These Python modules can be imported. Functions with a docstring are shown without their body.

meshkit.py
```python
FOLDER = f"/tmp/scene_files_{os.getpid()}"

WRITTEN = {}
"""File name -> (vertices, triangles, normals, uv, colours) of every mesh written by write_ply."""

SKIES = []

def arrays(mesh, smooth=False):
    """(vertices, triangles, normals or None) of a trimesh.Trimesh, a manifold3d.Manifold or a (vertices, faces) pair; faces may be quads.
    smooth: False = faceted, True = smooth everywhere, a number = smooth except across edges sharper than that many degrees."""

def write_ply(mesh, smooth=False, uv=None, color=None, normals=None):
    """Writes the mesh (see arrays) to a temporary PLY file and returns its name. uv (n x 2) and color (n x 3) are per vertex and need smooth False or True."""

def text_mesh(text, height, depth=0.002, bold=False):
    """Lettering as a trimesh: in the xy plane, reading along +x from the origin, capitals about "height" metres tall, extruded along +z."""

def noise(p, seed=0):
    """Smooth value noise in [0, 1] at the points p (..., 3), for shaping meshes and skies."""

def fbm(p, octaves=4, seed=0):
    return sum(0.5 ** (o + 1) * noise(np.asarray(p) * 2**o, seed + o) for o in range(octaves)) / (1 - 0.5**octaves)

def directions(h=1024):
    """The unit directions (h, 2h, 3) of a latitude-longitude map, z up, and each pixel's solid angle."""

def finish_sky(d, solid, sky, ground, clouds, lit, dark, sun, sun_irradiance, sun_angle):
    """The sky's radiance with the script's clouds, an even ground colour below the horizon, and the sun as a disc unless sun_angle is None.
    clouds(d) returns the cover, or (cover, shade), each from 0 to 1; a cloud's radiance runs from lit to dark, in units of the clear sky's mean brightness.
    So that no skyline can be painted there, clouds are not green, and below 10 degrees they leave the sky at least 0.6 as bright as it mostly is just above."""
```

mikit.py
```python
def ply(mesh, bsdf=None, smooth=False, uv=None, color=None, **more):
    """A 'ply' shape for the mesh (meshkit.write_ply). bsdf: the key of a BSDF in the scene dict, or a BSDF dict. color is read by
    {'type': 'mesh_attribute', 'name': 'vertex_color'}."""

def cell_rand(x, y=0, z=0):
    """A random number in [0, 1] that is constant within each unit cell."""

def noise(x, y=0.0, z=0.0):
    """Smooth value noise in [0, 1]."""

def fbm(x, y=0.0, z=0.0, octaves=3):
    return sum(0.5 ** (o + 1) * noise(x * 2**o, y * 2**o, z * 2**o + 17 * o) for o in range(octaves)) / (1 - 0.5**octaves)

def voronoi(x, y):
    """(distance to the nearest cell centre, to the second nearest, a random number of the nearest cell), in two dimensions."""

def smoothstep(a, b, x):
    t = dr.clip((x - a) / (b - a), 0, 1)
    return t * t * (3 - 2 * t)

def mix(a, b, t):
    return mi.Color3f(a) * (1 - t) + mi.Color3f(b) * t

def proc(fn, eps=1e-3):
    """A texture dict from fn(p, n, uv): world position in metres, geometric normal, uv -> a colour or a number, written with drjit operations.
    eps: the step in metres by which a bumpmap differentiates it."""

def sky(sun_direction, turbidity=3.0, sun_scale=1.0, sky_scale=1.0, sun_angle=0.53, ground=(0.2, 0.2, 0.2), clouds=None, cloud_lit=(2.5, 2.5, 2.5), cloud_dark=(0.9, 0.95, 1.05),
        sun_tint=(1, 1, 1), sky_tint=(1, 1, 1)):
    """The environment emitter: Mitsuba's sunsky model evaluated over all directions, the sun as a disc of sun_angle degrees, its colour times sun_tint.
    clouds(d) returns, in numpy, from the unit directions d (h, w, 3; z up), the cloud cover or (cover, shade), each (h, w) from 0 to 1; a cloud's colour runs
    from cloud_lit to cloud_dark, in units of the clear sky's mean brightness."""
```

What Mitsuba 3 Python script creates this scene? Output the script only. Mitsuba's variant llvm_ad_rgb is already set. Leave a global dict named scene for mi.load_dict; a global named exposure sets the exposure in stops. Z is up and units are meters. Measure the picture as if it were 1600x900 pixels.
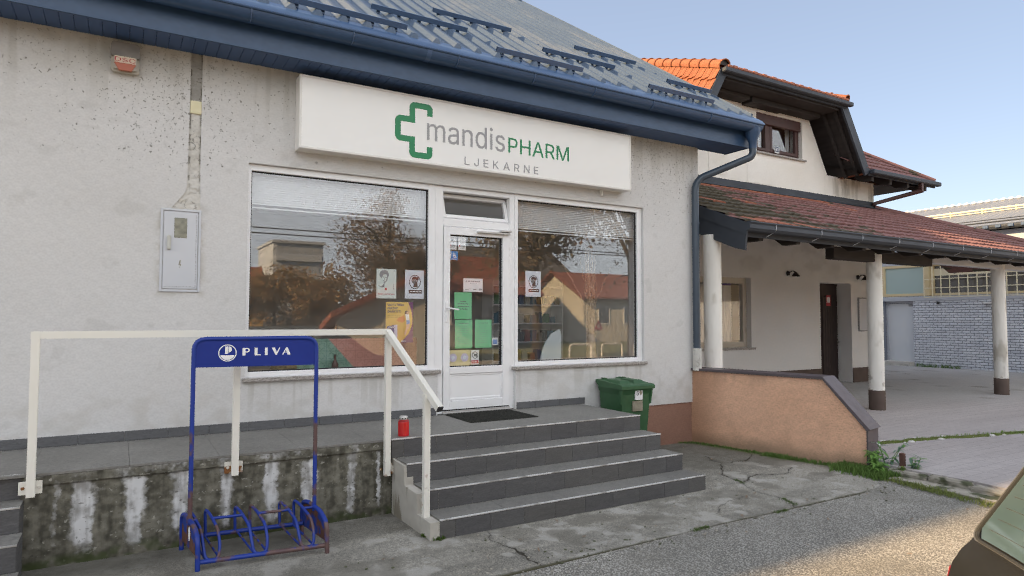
import math, random
import numpy as np
import trimesh
import shapely
from shapely.geometry import Polygon, LineString, Point, box as sbox
from shapely import affinity
from scipy.spatial import ConvexHull
import drjit as dr
import mitsuba as mi
import mikit, meshkit
from mikit import fbm, noise, voronoi, smoothstep, mix, cell_rand, proc

T = mi.ScalarTransform4f
V = np.array
exposure = 2.5
scene, labels = {'type': 'scene'}, {}

# ------------------------------------------------------------------ camera, sky, sun
CAM = V([0.0, -6.6457, 1.72])
YAW, PITCH, ROLL, FOCAL = map(math.radians, (30.77, 2.668, 0.065, 0))
Fw = V([math.sin(YAW) * math.cos(PITCH), math.cos(YAW) * math.cos(PITCH), math.sin(PITCH)])
Rt = V([math.cos(YAW), -math.sin(YAW), 0.0])
Up = np.cross(Rt, Fw)
Rt, Up = Rt * math.cos(ROLL) + Up * math.sin(ROLL), -Rt * math.sin(ROLL) + Up * math.cos(ROLL)
scene['camera'] = {'type': 'perspective', 'fov': 2 * math.degrees(math.atan(800 / 1023.03)), 'fov_axis': 'x', 'near_clip': 0.05, 'far_clip': 900.0,
                   'to_world': T().look_at(origin=CAM.tolist(), target=(CAM + Fw).tolist(), up=Up.tolist())}
SUN_EL, SUN_AZ = math.radians(26), math.radians(19.5)      # low autumn sun, from the left and a little behind the shop
SUN = V([-math.cos(SUN_EL) * math.cos(SUN_AZ), math.cos(SUN_EL) * math.sin(SUN_AZ), math.sin(SUN_EL)])


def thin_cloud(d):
    """a horizon haze, and a broad bright veil of high cloud that thickens away from the blue part of the sky behind the shop, added out of view to fill the facade"""
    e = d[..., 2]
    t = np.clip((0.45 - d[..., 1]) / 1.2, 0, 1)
    fill_veil = 0.85 * t * t * (3 - 2 * t) * (1 - 0.60 * np.clip((e - 0.40) / 0.50, 0, 1)) * (0.50 + 0.50 * np.clip(e / 0.42, 0, 1))  # unseen brightness added behind the camera, shaped to light the facade
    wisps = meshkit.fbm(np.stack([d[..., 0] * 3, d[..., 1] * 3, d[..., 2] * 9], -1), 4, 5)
    return np.clip(np.maximum(0.24 * np.exp(-e / 0.16), fill_veil + 0.22 * (wisps - 0.5) * (t > 0) * np.minimum(1, t * 4)) + 0.13, 0, 1)


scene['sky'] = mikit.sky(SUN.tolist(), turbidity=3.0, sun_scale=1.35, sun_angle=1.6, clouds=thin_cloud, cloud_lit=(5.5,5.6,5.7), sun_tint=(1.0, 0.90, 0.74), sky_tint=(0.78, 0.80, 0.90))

# ------------------------------------------------------------------ helpers
rng = random.Random(7)
nrng = np.random.default_rng(7)


_count = {}


def PLY(mesh, m, *a, **k):
    return mikit.ply(mesh, 'm_' + m, *a, **k)


def name_of(key):
    n = _count.get(key, -1) + 1
    _count[key] = n
    return key if n == 0 else f'{key}_{n:03d}'


def thing(name, label, cat, group=None):
    k = name_of(name)
    labels[k] = {'label': label, 'category': cat}
    if group:
        labels[k]['group'] = group
    return k


def add(parent, name, mesh, mat, smooth=False, label=None, kind=None, tw=None, **more):
    k = name_of(f'{parent}__{name}' if parent else name)
    scene[k] = PLY(mesh, mat, smooth, **more) if not isinstance(mesh, dict) else dict(mesh)
    if tw is not None:
        scene[k]['to_world'] = tw
    if label or kind:
        labels[k] = {}
        if label:
            labels[k]['label'] = label
        if kind:
            labels[k]['kind'] = kind
    return k


def single(name, mesh, mat, label, cat, smooth=False, group=None, kind=None):
    k = name_of(name)
    scene[k] = PLY(mesh, mat, smooth)
    labels[k] = {'label': label, 'category': cat}
    if group:
        labels[k]['group'] = group
    if kind:
        labels[k]['kind'] = kind
    return k


def structure(name, mesh, mat, label, smooth=False, kind='structure'):
    k = name_of(name)
    scene[k] = PLY(mesh, mat, smooth)
    labels[k] = {'label': label, 'kind': kind, 'category': name.replace('_', ' ')}
    return k


def bx(x0, x1, y0, y1, z0, z1):
    m = trimesh.creation.box((abs(x1 - x0), abs(y1 - y0), abs(z1 - z0)))
    m.apply_translation(((x0 + x1) / 2, (y0 + y1) / 2, (z0 + z1) / 2))
    return m


def _tmpl():
    pts, c = [], 0.2
    for sx in (-1, 1):
        for sy in (-1, 1):
            for sz in (-1, 1):
                for ax in range(3):
                    p = V([sx, sy, sz], float)
                    for q in range(3):
                        if q != ax:
                            p[q] -= c * (sx, sy, sz)[q]
                    pts.append(p)
    pts = V(pts)
    h = ConvexHull(pts)
    f = h.simplices.copy()
    n = np.cross(pts[f[:, 1]] - pts[f[:, 0]], pts[f[:, 2]] - pts[f[:, 0]])
    flip = (n * pts[f].mean(1)).sum(1) < 0
    f[flip] = f[flip][:, ::-1]
    return np.sign(pts), np.where(np.abs(pts) < 0.999, 1.0, 0.0), f


_CS, _CM, _CF = _tmpl()


def cb(x0, x1, y0, y1, z0, z1, c=0.004):
    """a box with chamfered edges (44 triangles)"""
    lo, hi = V([min(x0, x1), min(y0, y1), min(z0, z1)], float), V([max(x0, x1), max(y0, y1), max(z0, z1)], float)
    c = min(c, 0.4 * (hi - lo).min())
    v = (lo + hi) / 2 + _CS * ((hi - lo) / 2) - _CS * _CM * c
    return trimesh.Trimesh(v, _CF, process=False)


def join(ms):
    ms = [m for m in ms if m is not None]
    vs, fs, o = [], [], 0
    for m in ms:
        vs.append(np.asarray(m.vertices)); fs.append(np.asarray(m.faces) + o); o += len(m.vertices)
    return trimesh.Trimesh(np.vstack(vs), np.vstack(fs), process=False)


def _polys(g):
    if g.is_empty:
        return []
    return [q for q in getattr(g, 'geoms', [g]) if q.geom_type == 'Polygon' and q.area > 1e-9]


def ext(g, depth):
    return join([trimesh.creation.extrude_polygon(q, depth, engine='earcut') for q in _polys(g)])


def ex_xz(g, y0, y1):
    """shape drawn in x,z, solid from y0 to y1 (y0 < y1)"""
    m = ext(g, y1 - y0)
    v = np.asarray(m.vertices)
    return trimesh.Trimesh(np.stack([v[:, 0], y0 + v[:, 2], v[:, 1]], 1), np.asarray(m.faces)[:, ::-1], process=False)


def ex_yz(g, x0, x1):
    m = ext(g, x1 - x0)
    v = np.asarray(m.vertices)
    return trimesh.Trimesh(np.stack([x0 + v[:, 2], v[:, 0], v[:, 1]], 1), np.asarray(m.faces), process=False)


def ex_xy(g, z0, z1):
    m = ext(g, z1 - z0)
    m.apply_translation((0, 0, z0))
    return m


def text_xz(s, height, x, z, y, bold=False, depth=0.001, wide=1.0, space=None, centre=False):
    """lettering standing on a wall that faces -y; x,z = start of the base line, or its middle"""
    if space is None:
        m = meshkit.text_mesh(s, height, depth, bold)
        v = np.array(m.vertices); f = np.array(m.faces)
    else:
        ms, cx = [], 0.0
        for ch in s:
            if ch == ' ':
                cx += 0.5 * height; continue
            q = meshkit.text_mesh(ch, height, depth, bold)
            q.apply_translation((cx - q.bounds[0][0], 0, 0)); cx += q.extents[0] + space * height
            ms.append(q)
        m = join(ms); v = np.array(m.vertices); f = np.array(m.faces)
    v[:, 0] *= wide
    if centre:
        v[:, 0] -= (v[:, 0].min() + v[:, 0].max()) / 2
    return trimesh.Trimesh(np.stack([x + v[:, 0], y - v[:, 2], z + v[:, 1]], 1), f, process=False)


def letters(m, ax=0):
    """the separate letters of a lettering mesh (pieces that overlap along the line belong together)"""
    # weld by position first: the caps and sides of one letter may be separate
    key = np.unique(np.round(np.asarray(m.vertices), 6), axis=0, return_inverse=True)[1].ravel()
    w = trimesh.Trimesh(np.asarray(m.vertices), m.faces, process=False)
    e = np.vstack([key[m.faces[:, [0, 1]]], key[m.faces[:, [1, 2]]]])
    cc = trimesh.graph.connected_component_labels(e, node_count=key.max() + 1)[key]
    spans = sorted((w.vertices[cc == c, ax].min(), w.vertices[cc == c, ax].max(), c) for c in np.unique(cc))
    groups = []
    for a, b, c in spans:
        if groups and a < groups[-1][1] - 0.3 * min(b - a, groups[-1][1] - groups[-1][0]):
            groups[-1][1] = max(b, groups[-1][1]); groups[-1][2].append(c)
        else:
            groups.append([a, b, [c]])
    fc = cc[np.asarray(m.faces)[:, 0]]
    return [trimesh.Trimesh(w.vertices, np.asarray(m.faces)[np.isin(fc, g[2])], process=False) for g in groups]


def add_letters(parent, mesh, m, ax=0):
    for q in letters(mesh, ax):
        q.remove_unreferenced_vertices()
        add(parent, 'letter', q, m)


def fillet(pts, r, n=5):
    pts = [V(p, float) for p in pts]
    out = [pts[0]]
    for a, b, c in zip(pts, pts[1:], pts[2:]):
        u, w = a - b, c - b
        lu, lw = np.linalg.norm(u), np.linalg.norm(w)
        u, w = u / lu, w / lw
        k = min(r, 0.45 * lu, 0.45 * lw)
        p, q = b + u * k, b + w * k
        for t in np.linspace(0, 1, n):
            out.append((1 - t) ** 2 * p + 2 * t * (1 - t) * b + t * t * q)
    return out + [pts[-1]]


def tube(pts, r, n=10, bend=0.0, square=False, caps=True):
    """a tube (or square bar) along a polyline; r may be one radius per point"""
    if bend:
        pts = fillet(pts, bend)
    P = V(pts, float)
    keep = [0] + [i for i in range(1, len(P)) if np.linalg.norm(P[i] - P[i - 1]) > 1e-6]
    P = P[keep]
    R = np.full(len(P), r) if np.isscalar(r) else V(r, float)[keep]
    tg = np.gradient(P, axis=0)
    d = np.diff(P, axis=0); d /= np.linalg.norm(d, axis=1, keepdims=True)
    tg[0], tg[-1] = d[0], d[-1]
    if len(P) > 2:
        tg[1:-1] = d[:-1] + d[1:]
    tg /= np.linalg.norm(tg, axis=1, keepdims=True) + 1e-12
    up = V([0, 0, 1.0]) if abs(tg[0][2]) < 0.9 else V([1.0, 0, 0])
    a = np.cross(tg[0], up); a /= np.linalg.norm(a)
    rings = []
    k = 4 if square else n
    ang = np.arange(k) * 2 * np.pi / k + (np.pi / 4 if square else 0)
    for i in range(len(P)):
        a = a - tg[i] * (a @ tg[i]); a /= np.linalg.norm(a)
        b = np.cross(tg[i], a)
        s = R[i] * (math.sqrt(2) if square else 1)
        if 0 < i < len(P) - 1:
            s = s / max(0.5, math.sqrt((1 + d[i - 1] @ d[i]) / 2)) if square else s
        rings.append(P[i] + s * (np.cos(ang)[:, None] * a + np.sin(ang)[:, None] * b))
    v = np.vstack(rings); f = []
    for i in range(len(P) - 1):
        for j in range(k):
            q, w = i * k + j, i * k + (j + 1) % k
            f += [[q, w, q + k], [w, w + k, q + k]]
    if caps:
        v = np.vstack([v, P[0], P[-1]])
        c0, c1, o = len(v) - 2, len(v) - 1, (len(P) - 1) * k
        for j in range(k):
            f += [[c0, (j + 1) % k, j], [c1, o + j, o + (j + 1) % k]]
    return trimesh.Trimesh(v, f, process=False)


def lathe(profile, x=0, y=0, z=0, n=24):
    m = trimesh.creation.revolve(V(profile, float), sections=n)
    m.apply_translation((x, y, z))
    return m


def quadgrid(P):
    """(a, b, 3) points -> mesh"""
    a, b = P.shape[:2]
    i = np.arange(a * b).reshape(a, b)
    f = np.stack([i[:-1, :-1], i[1:, :-1], i[1:, 1:], i[:-1, 1:]], -1).reshape(-1, 4)
    f = np.vstack([f[:, [0, 1, 2]], f[:, [0, 2, 3]]])
    return trimesh.Trimesh(P.reshape(-1, 3), f, process=False)


def frame_xz(x0, x1, z0, z1, w, y0, y1, wl=None, wr=None, wt=None, wb=None):
    wl, wr, wt, wb = (w if q is None else q for q in (wl, wr, wt, wb))
    c = 0.004
    return join([cb(x0, x0 + wl, y0, y1, z0, z1, c), cb(x1 - wr, x1, y0, y1, z0, z1, c),
                 cb(x0 + wl, x1 - wr, y0 + .001, y1, z1 - wt, z1, c), cb(x0 + wl, x1 - wr, y0 + .001, y1, z0, z0 + wb, c)])


# ------------------------------------------------------------------ materials
def mat(key, color, rough=0.5, spec=0.5, metallic=0.0, bump=None, bscale=1.0, eps=1e-3, cc=0.0):
    base = {'type': 'principled', 'base_color': {'type': 'rgb', 'value': list(color)} if isinstance(color, tuple) else proc(color, eps),
            'roughness': rough if not callable(rough) else proc(rough, eps), 'specular': spec, 'metallic': metallic}
    if cc:
        base['clearcoat'] = cc
        base['clearcoat_gloss'] = 0.9
    if bump is not None:
        base = {'type': 'bumpmap', 'arbitrary': proc(bump, eps), 'scale': bscale, 'bsdf': base}
    scene['m_' + key] = {'type': 'twosided', 'bsdf': base}
    return key


def F(p, s, o=3, sy=None, sz=None):
    return fbm(p.x * s, p.y * (s if sy is None else sy), p.z * (s if sz is None else sz), o)


def N(p, s, off=0.0):
    return noise(p.x * s + off, p.y * s + off, p.z * s + off)


def shop_plaster(p, n, uv):
    c = mix((0.535, 0.528, 0.515), (0.60, 0.596, 0.59), F(p, 1.1))
    c = c * (0.885 + 0.16 * F(p, 85, 2) + 0.07 * F(p, 19))
    # mould flecks under the eave, thickest near the cable chase and at the far corner
    high = smoothstep(2.7, 4.15, p.z)
    near = dr.maximum(dr.exp(-dr.square((p.x - 0.35) / 0.55)), 0.8 * smoothstep(5.3, 6.2, p.x))
    dens = high * (0.22 + 0.78 * near) * (0.30 + 1.0 * F(p, 1.9))
    wx = p.x + 0.05 * (F(p, 21) - 0.5)
    wz = p.z + 0.05 * (fbm(p.x * 23, p.z * 23, 4.0) - 0.5)
    f1, f2, r = voronoi(wx * 21, wz * 17)
    fleck = smoothstep(0.20, 0.06, f1 + 0.34 * (F(p, 85) - 0.5)) * smoothstep(1.01 - 0.80 * dens, 1.05 - 0.80 * dens, r)
    g1, g2, q = voronoi(wx * 47 + 3, wz * 40)
    fine = smoothstep(0.30, 0.12, g1 + 0.2 * (F(p, 120) - 0.5)) * smoothstep(1.01 - 0.68 * dens, 1.06 - 0.68 * dens, q)
    thread = smoothstep(0.020, 0.008, dr.abs(fbm(wx * 15, wz * 12, 1.0, 4) - 0.5)) * smoothstep(0.55, 0.7, F(p, 4.7)) * dens
    c = mix(c, (0.085, 0.08, 0.065), dr.clip(0.75 * fleck + 0.5 * fine + 0.8 * thread, 0, 0.8))
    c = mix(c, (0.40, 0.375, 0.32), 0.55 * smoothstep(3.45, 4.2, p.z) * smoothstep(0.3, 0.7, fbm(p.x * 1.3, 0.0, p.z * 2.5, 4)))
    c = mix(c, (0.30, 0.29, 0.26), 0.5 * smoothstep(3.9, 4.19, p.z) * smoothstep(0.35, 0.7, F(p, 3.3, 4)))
    low = smoothstep(0.5, 0.8, F(p, 6.0) * (1 - smoothstep(0.7, 1.6, p.z)) + 0.12)
    c = mix(c, (0.42, 0.40, 0.36), 0.35 * low)
    patch = smoothstep(0.60, 0.72, F(p, 3.7, 4)) * smoothstep(0.55, 0.7, N(p, 9))
    run = smoothstep(0.52, 0.72, fbm(p.x * 17, 0.0, p.z * 0.8, 3))
    sill = smoothstep(0.62, 1.11, p.z) * smoothstep(1.16, 1.12, p.z) * dr.maximum(smoothstep(0.95, 1.0, p.x) * smoothstep(3.06, 3.02, p.x), smoothstep(3.95, 4.0, p.x) * smoothstep(6.08, 6.04, p.x))
    c = mix(c, (0.33, 0.315, 0.275), 0.38 * run * dr.maximum(sill, smoothstep(3.3, 4.2, p.z)))
    c = mix(c, (0.30, 0.295, 0.27), 0.18 * patch)
    box = smoothstep(0.07, 0.0, dr.maximum(dr.abs(p.x - 0.444) - 0.165, dr.abs(p.z - 2.335) - 0.378)) * smoothstep(0.35, 0.6, F(p, 14, 4))
    return mix(c, (0.40, 0.38, 0.33), 0.45 * box)


mat('plaster', shop_plaster, 0.9, 0.2, bump=lambda p, n, uv: F(p, 95, 2), bscale=0.0035, eps=3e-3)


def house_plaster(p, n, uv):
    c = mix((0.70, 0.69, 0.67), (0.77, 0.76, 0.745), F(p, 0.9))
    up = smoothstep(4.6, 4.9, p.z)
    c = mix(c, mix((0.70, 0.67, 0.60), (0.77, 0.755, 0.71), F(p, 1.5)), up)
    st = smoothstep(0.45, 0.75, fbm(p.x * 5.5, p.y * 5.5, p.z * 0.9, 4)) * smoothstep(14.6, 16.2, p.x) * smoothstep(6.4, 5.2, p.z) * smoothstep(4.5, 5.0, p.z)
    c = mix(c, (0.25, 0.23, 0.18), 0.75 * st)
    c = mix(c, (0.36, 0.34, 0.30), 0.35 * smoothstep(0.5, 0.75, F(p, 2.0, 4)) * (1 - up) * smoothstep(2.0, 3.4, p.z))
    return c * (0.95 + 0.1 * F(p, 30))


mat('house_plaster', house_plaster, 0.9, 0.2, bump=lambda p, n, uv: F(p, 40, 2), bscale=0.006, eps=2e-3)


def cement(p, n, uv):
    grey = mix((0.27, 0.26, 0.24), (0.40, 0.385, 0.355), F(p, 9, 4))
    pale = mix((0.53, 0.51, 0.46), (0.63, 0.615, 0.58), F(p, 9, 4))
    c = mix(pale, grey, smoothstep(3.70, 3.76, p.z))
    edge = smoothstep(0.020, 0.004, 0.008 * F(p, 30) + dr.minimum(dr.abs(p.x - 0.499), dr.abs(p.x - 0.592))) * smoothstep(0.42, 0.58, fbm(p.x * 25, 0.0, p.z * 11, 4)) * smoothstep(2.85, 2.95, p.z)
    crack = smoothstep(0.035, 0.010, dr.abs(fbm(p.x * 16, 1.0, p.z * 16, 4) - 0.5)) * smoothstep(0.45, 0.62, F(p, 8))
    return mix(c, (0.10, 0.09, 0.07), dr.clip(0.75 * edge + 0.6 * crack, 0, 0.85)) * (0.85 + 0.3 * F(p, 50))


mat('cement', cement, 0.95, 0.2, bump=lambda p, n, uv: F(p, 26, 4), bscale=0.045, eps=2e-3)
mat('fresh_patch', lambda p, n, uv: mix((0.62, 0.57, 0.36), (0.70, 0.66, 0.48), F(p, 20)), 0.9)


def streaked(p, n, uv):
    """retaining wall: old concrete, black algae between the clean runs that water has washed down"""
    x = p.x + 0.055 * (fbm(p.z * 5, p.x * 3, 0.0, 3) - 0.5) + 0.035 * (F(p, 38, 3) - 0.5)
    light = mi.Float(0.0)
    for c0, w0, k0 in ((-0.36, 0.020, 0.45), (-0.20, 0.075, 1.0), (0.118, 0.066, 0.9), (0.42, 0.070, 0.95), (0.74, 0.048, 0.8), (1.06, 0.060, 0.95), (1.36, 0.065, 0.9), (1.71, 0.042, 0.75), (1.95, 0.020, 0.7)):
        light = dr.maximum(light, k0 * smoothstep(1.60, 0.35, dr.abs(x - c0) / (w0 * (0.72 + 0.5 * p.z))))
    light = light * smoothstep(0.02, 0.16, p.z + 0.18 * (F(p, 7, 4) - 0.5))
    head = smoothstep(0.53, 0.585, p.z + 0.05 * (F(p, 11) - 0.5))
    light = light * (1 - 0.75 * head) + 0.35 * head * smoothstep(0.45, 0.62, F(p, 8, 4))
    clean = mix((0.25, 0.245, 0.235), (0.54, 0.545, 0.55), smoothstep(0.3, 0.62, 0.55 * F(p, 11, 5) + 0.45 * fbm(p.x * 34, p.y, p.z * 4, 4)))
    algae = mix((0.050, 0.047, 0.036), (0.20, 0.19, 0.155), smoothstep(0.25, 0.8, 0.6 * F(p, 19, 5) + 0.4 * fbm(p.x * 30, p.y, p.z * 4, 4)))
    d = dr.clip(1 - light, 0, 1)
    edge = smoothstep(0.12, 0.80, d * 0.90 + 0.75 * (F(p, 26, 5) - 0.5) + 0.30 * (fbm(p.x * 40, p.y, p.z * 5, 3) - 0.5) + 0.06)
    c = mix(clean, algae, edge)
    pits = smoothstep(0.72, 0.80, N(p, 60)) * smoothstep(0.4, 0.6, F(p, 9))
    c = mix(c, (0.07, 0.065, 0.055), 0.6 * pits)
    c = mix(c, (0.40, 0.39, 0.35), 0.5 * edge * smoothstep(0.66, 0.78, F(p, 33, 3)))
    foot = smoothstep(0.12, 0.02, p.z + 0.10 * (F(p, 8) - 0.5))
    return mix(c, (0.045, 0.060, 0.020), 0.8 * foot * smoothstep(0.35, 0.6, F(p, 12)))


mat('streaked_concrete', streaked, 0.95, 0.2, bump=lambda p, n, uv: F(p, 34, 4), bscale=0.012, eps=2e-3)


def cheek(p, n, uv):
    c = mix((0.30, 0.28, 0.245), (0.47, 0.45, 0.40), F(p, 6, 4))
    return mix(c, (0.16, 0.14, 0.10), 0.8 * smoothstep(0.52, 0.7, fbm(p.x * 14, p.y * 14, p.z * 3, 4)))


mat('stair_concrete', cheek, 0.95, 0.2, bump=lambda p, n, uv: F(p, 34, 4), bscale=0.012, eps=2e-3)


def tile_tones(lo, hi, seed):
    def fn(p, n, uv):
        r = F(p, 3.0, 3)
        g = fbm(p.x * 9 + seed, p.y * 9, p.z * 42, 3)
        return mix(lo, hi, 0.45 * r + 0.55 * g) * (0.75 + 0.5 * fbm(p.x * 70, p.y * 70, p.z * 120, 2))
    return fn


mat('riser_tile', tile_tones((0.055, 0.055, 0.057), (0.107, 0.105, 0.104), 0.0), 0.55, 0.4, bump=lambda p, n, uv: fbm(p.x * 24, p.y * 24, p.z * 80, 3), bscale=0.004)
mat('riser_tile_warm', tile_tones((0.057, 0.056, 0.055), (0.110, 0.106, 0.102), 3.0), 0.55, 0.4, bump=lambda p, n, uv: fbm(p.x * 24, p.y * 24, p.z * 80, 3), bscale=0.004)
mat('riser_tile_dark', tile_tones((0.050, 0.050, 0.052), (0.098, 0.096, 0.098), 6.0), 0.5, 0.4, bump=lambda p, n, uv: fbm(p.x * 24, p.y * 24, p.z * 80, 3), bscale=0.004)


def tread_fn(p, n, uv):
    d = F(p, 2.2, 4)
    return mix((0.125, 0.120, 0.110), (0.205, 0.198, 0.183), d) * (0.74 + 0.52 * F(p, 62, 2))


mat('floor_tile', tread_fn, 0.6, 0.4, bump=lambda p, n, uv: F(p, 60, 2), bscale=0.003)
mat('skirting_tile', tile_tones((0.075, 0.077, 0.082), (0.125, 0.126, 0.13), 9.0), 0.5, 0.4)
mat('grout', lambda p, n, uv: mix((0.085, 0.082, 0.076), (0.13, 0.125, 0.115), F(p, 11)), 0.95)
mat('edge_trim', lambda p, n, uv: mix((0.62, 0.62, 0.61), (0.24, 0.23, 0.21), 0.85 * smoothstep(0.45, 0.72, fbm(p.x * 9, p.y * 3, p.z * 3, 4))), 0.4, 0.5, 0.4)

CRACKS = [[(2.55, -1.93), (2.50, -2.15), (2.56, -2.4), (2.50, -2.62), (2.54, -2.80)],
          [(6.30, -0.80), (6.15, -1.15), (5.75, -1.55), (5.62, -1.90), (5.45, -2.2), (5.48, -2.55), (5.30, -2.79)],
          [(5.62, -1.90), (6.05, -1.75), (6.35, -1.9), (6.70, -1.75)], [(4.55, -2.55), (4.95, -2.30), (5.2, -2.28)], [(6.15, -1.15), (6.5, -1.2), (6.9, -1.0)]]


def seg_dist(p, lines, wob=0.05, fr=7.0):
    x = p.x + wob * (fbm(p.x * fr, p.y * fr, 3.0, 3) - 0.5) * 2
    y = p.y + wob * (fbm(p.x * fr, p.y * fr, 9.0, 3) - 0.5) * 2
    d = mi.Float(9.0)
    for ln in lines:
        for (ax, ay), (bx_, by) in zip(ln, ln[1:]):
            ux, uy = bx_ - ax, by - ay
            t = dr.clip(((x - ax) * ux + (y - ay) * uy) / (ux * ux + uy * uy), 0, 1)
            d = dr.minimum(d, dr.sqrt(dr.square(x - ax - t * ux) + dr.square(y - ay - t * uy)))
    return d


def apron_fn(p, n, uv):
    c = mix((0.175, 0.163, 0.138), (0.310, 0.295, 0.262), F(p, 2.1, 5))
    v1, v2, vr = voronoi(p.x * 115 + 2 * F(p, 30), p.y * 115)
    u1, u2, ur = voronoi(p.x * 48, p.y * 48 + 2 * F(p, 20))
    c = c * (0.62 + 0.5 * F(p, 46, 3)) * (0.74 + 0.52 * vr) * (1 + 0.45 * smoothstep(0.30, 0.12, u1) * smoothstep(0.7, 0.9, ur))
    c = c * (1.12 - 0.24 * smoothstep(0.4, 0.7, fbm(p.x * 1.2, p.y * 6.0, 3.0, 4)))
    c = mix(c, (0.38, 0.365, 0.335), 0.55 * smoothstep(0.56, 0.72, F(p, 6.5, 5)))
    c = mix(c, (0.125, 0.115, 0.095), 0.6 * smoothstep(0.52, 0.68, F(p, 3.3, 5)))
    darken = smoothstep(-1.75, -0.9, p.y + 0.5 * (F(p, 1.8) - 0.5)) + smoothstep(0.1, 0.9, 1.9 - p.x + 0.6 * (F(p, 1.1) - 0.5)) * 0.45
    c = mix(c, mix((0.060, 0.056, 0.046), (0.125, 0.118, 0.100), F(p, 14, 4)), dr.clip(0.75 * darken, 0, 0.8))  # darker towards the terrace wall and the left end
    d = seg_dist(p, CRACKS)
    w = smoothstep(0.30, 0.6, F(p, 4.5))
    c = mix(mix(c, (0.045, 0.04, 0.03), 0.55 + 0.4 * w), c, smoothstep(0.002, 0.004 + 0.010 * w, d))
    c = mix(c * 0.72, c, smoothstep(0.0, 0.07, d + 0.05 * F(p, 12)))
    e = p.y + 2.79 + 0.05 * (F(p, 5) - 0.5)
    c = mix((0.075, 0.07, 0.045), c, smoothstep(0.0, 0.05, e))
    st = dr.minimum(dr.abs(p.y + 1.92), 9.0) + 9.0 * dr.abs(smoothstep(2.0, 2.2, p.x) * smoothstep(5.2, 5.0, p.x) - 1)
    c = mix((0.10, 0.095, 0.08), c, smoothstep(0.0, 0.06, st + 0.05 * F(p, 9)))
    wall = seg_dist(p, [[(6.9, 0.0), (7.32, -2.3)]], 0.04)
    return mix((0.07, 0.08, 0.035), c, smoothstep(0.02, 0.30, wall + 0.15 * (F(p, 7) - 0.5)))


def apron_h(p, n, uv):
    return 0.006 * F(p, 46, 3) + 0.01 * F(p, 6, 3) - 0.008 * (1 - smoothstep(0.0, 0.010, seg_dist(p, CRACKS)))


mat('apron_concrete', apron_fn, 0.95, 0.2, bump=apron_h, bscale=1.0, eps=3e-3)


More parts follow.
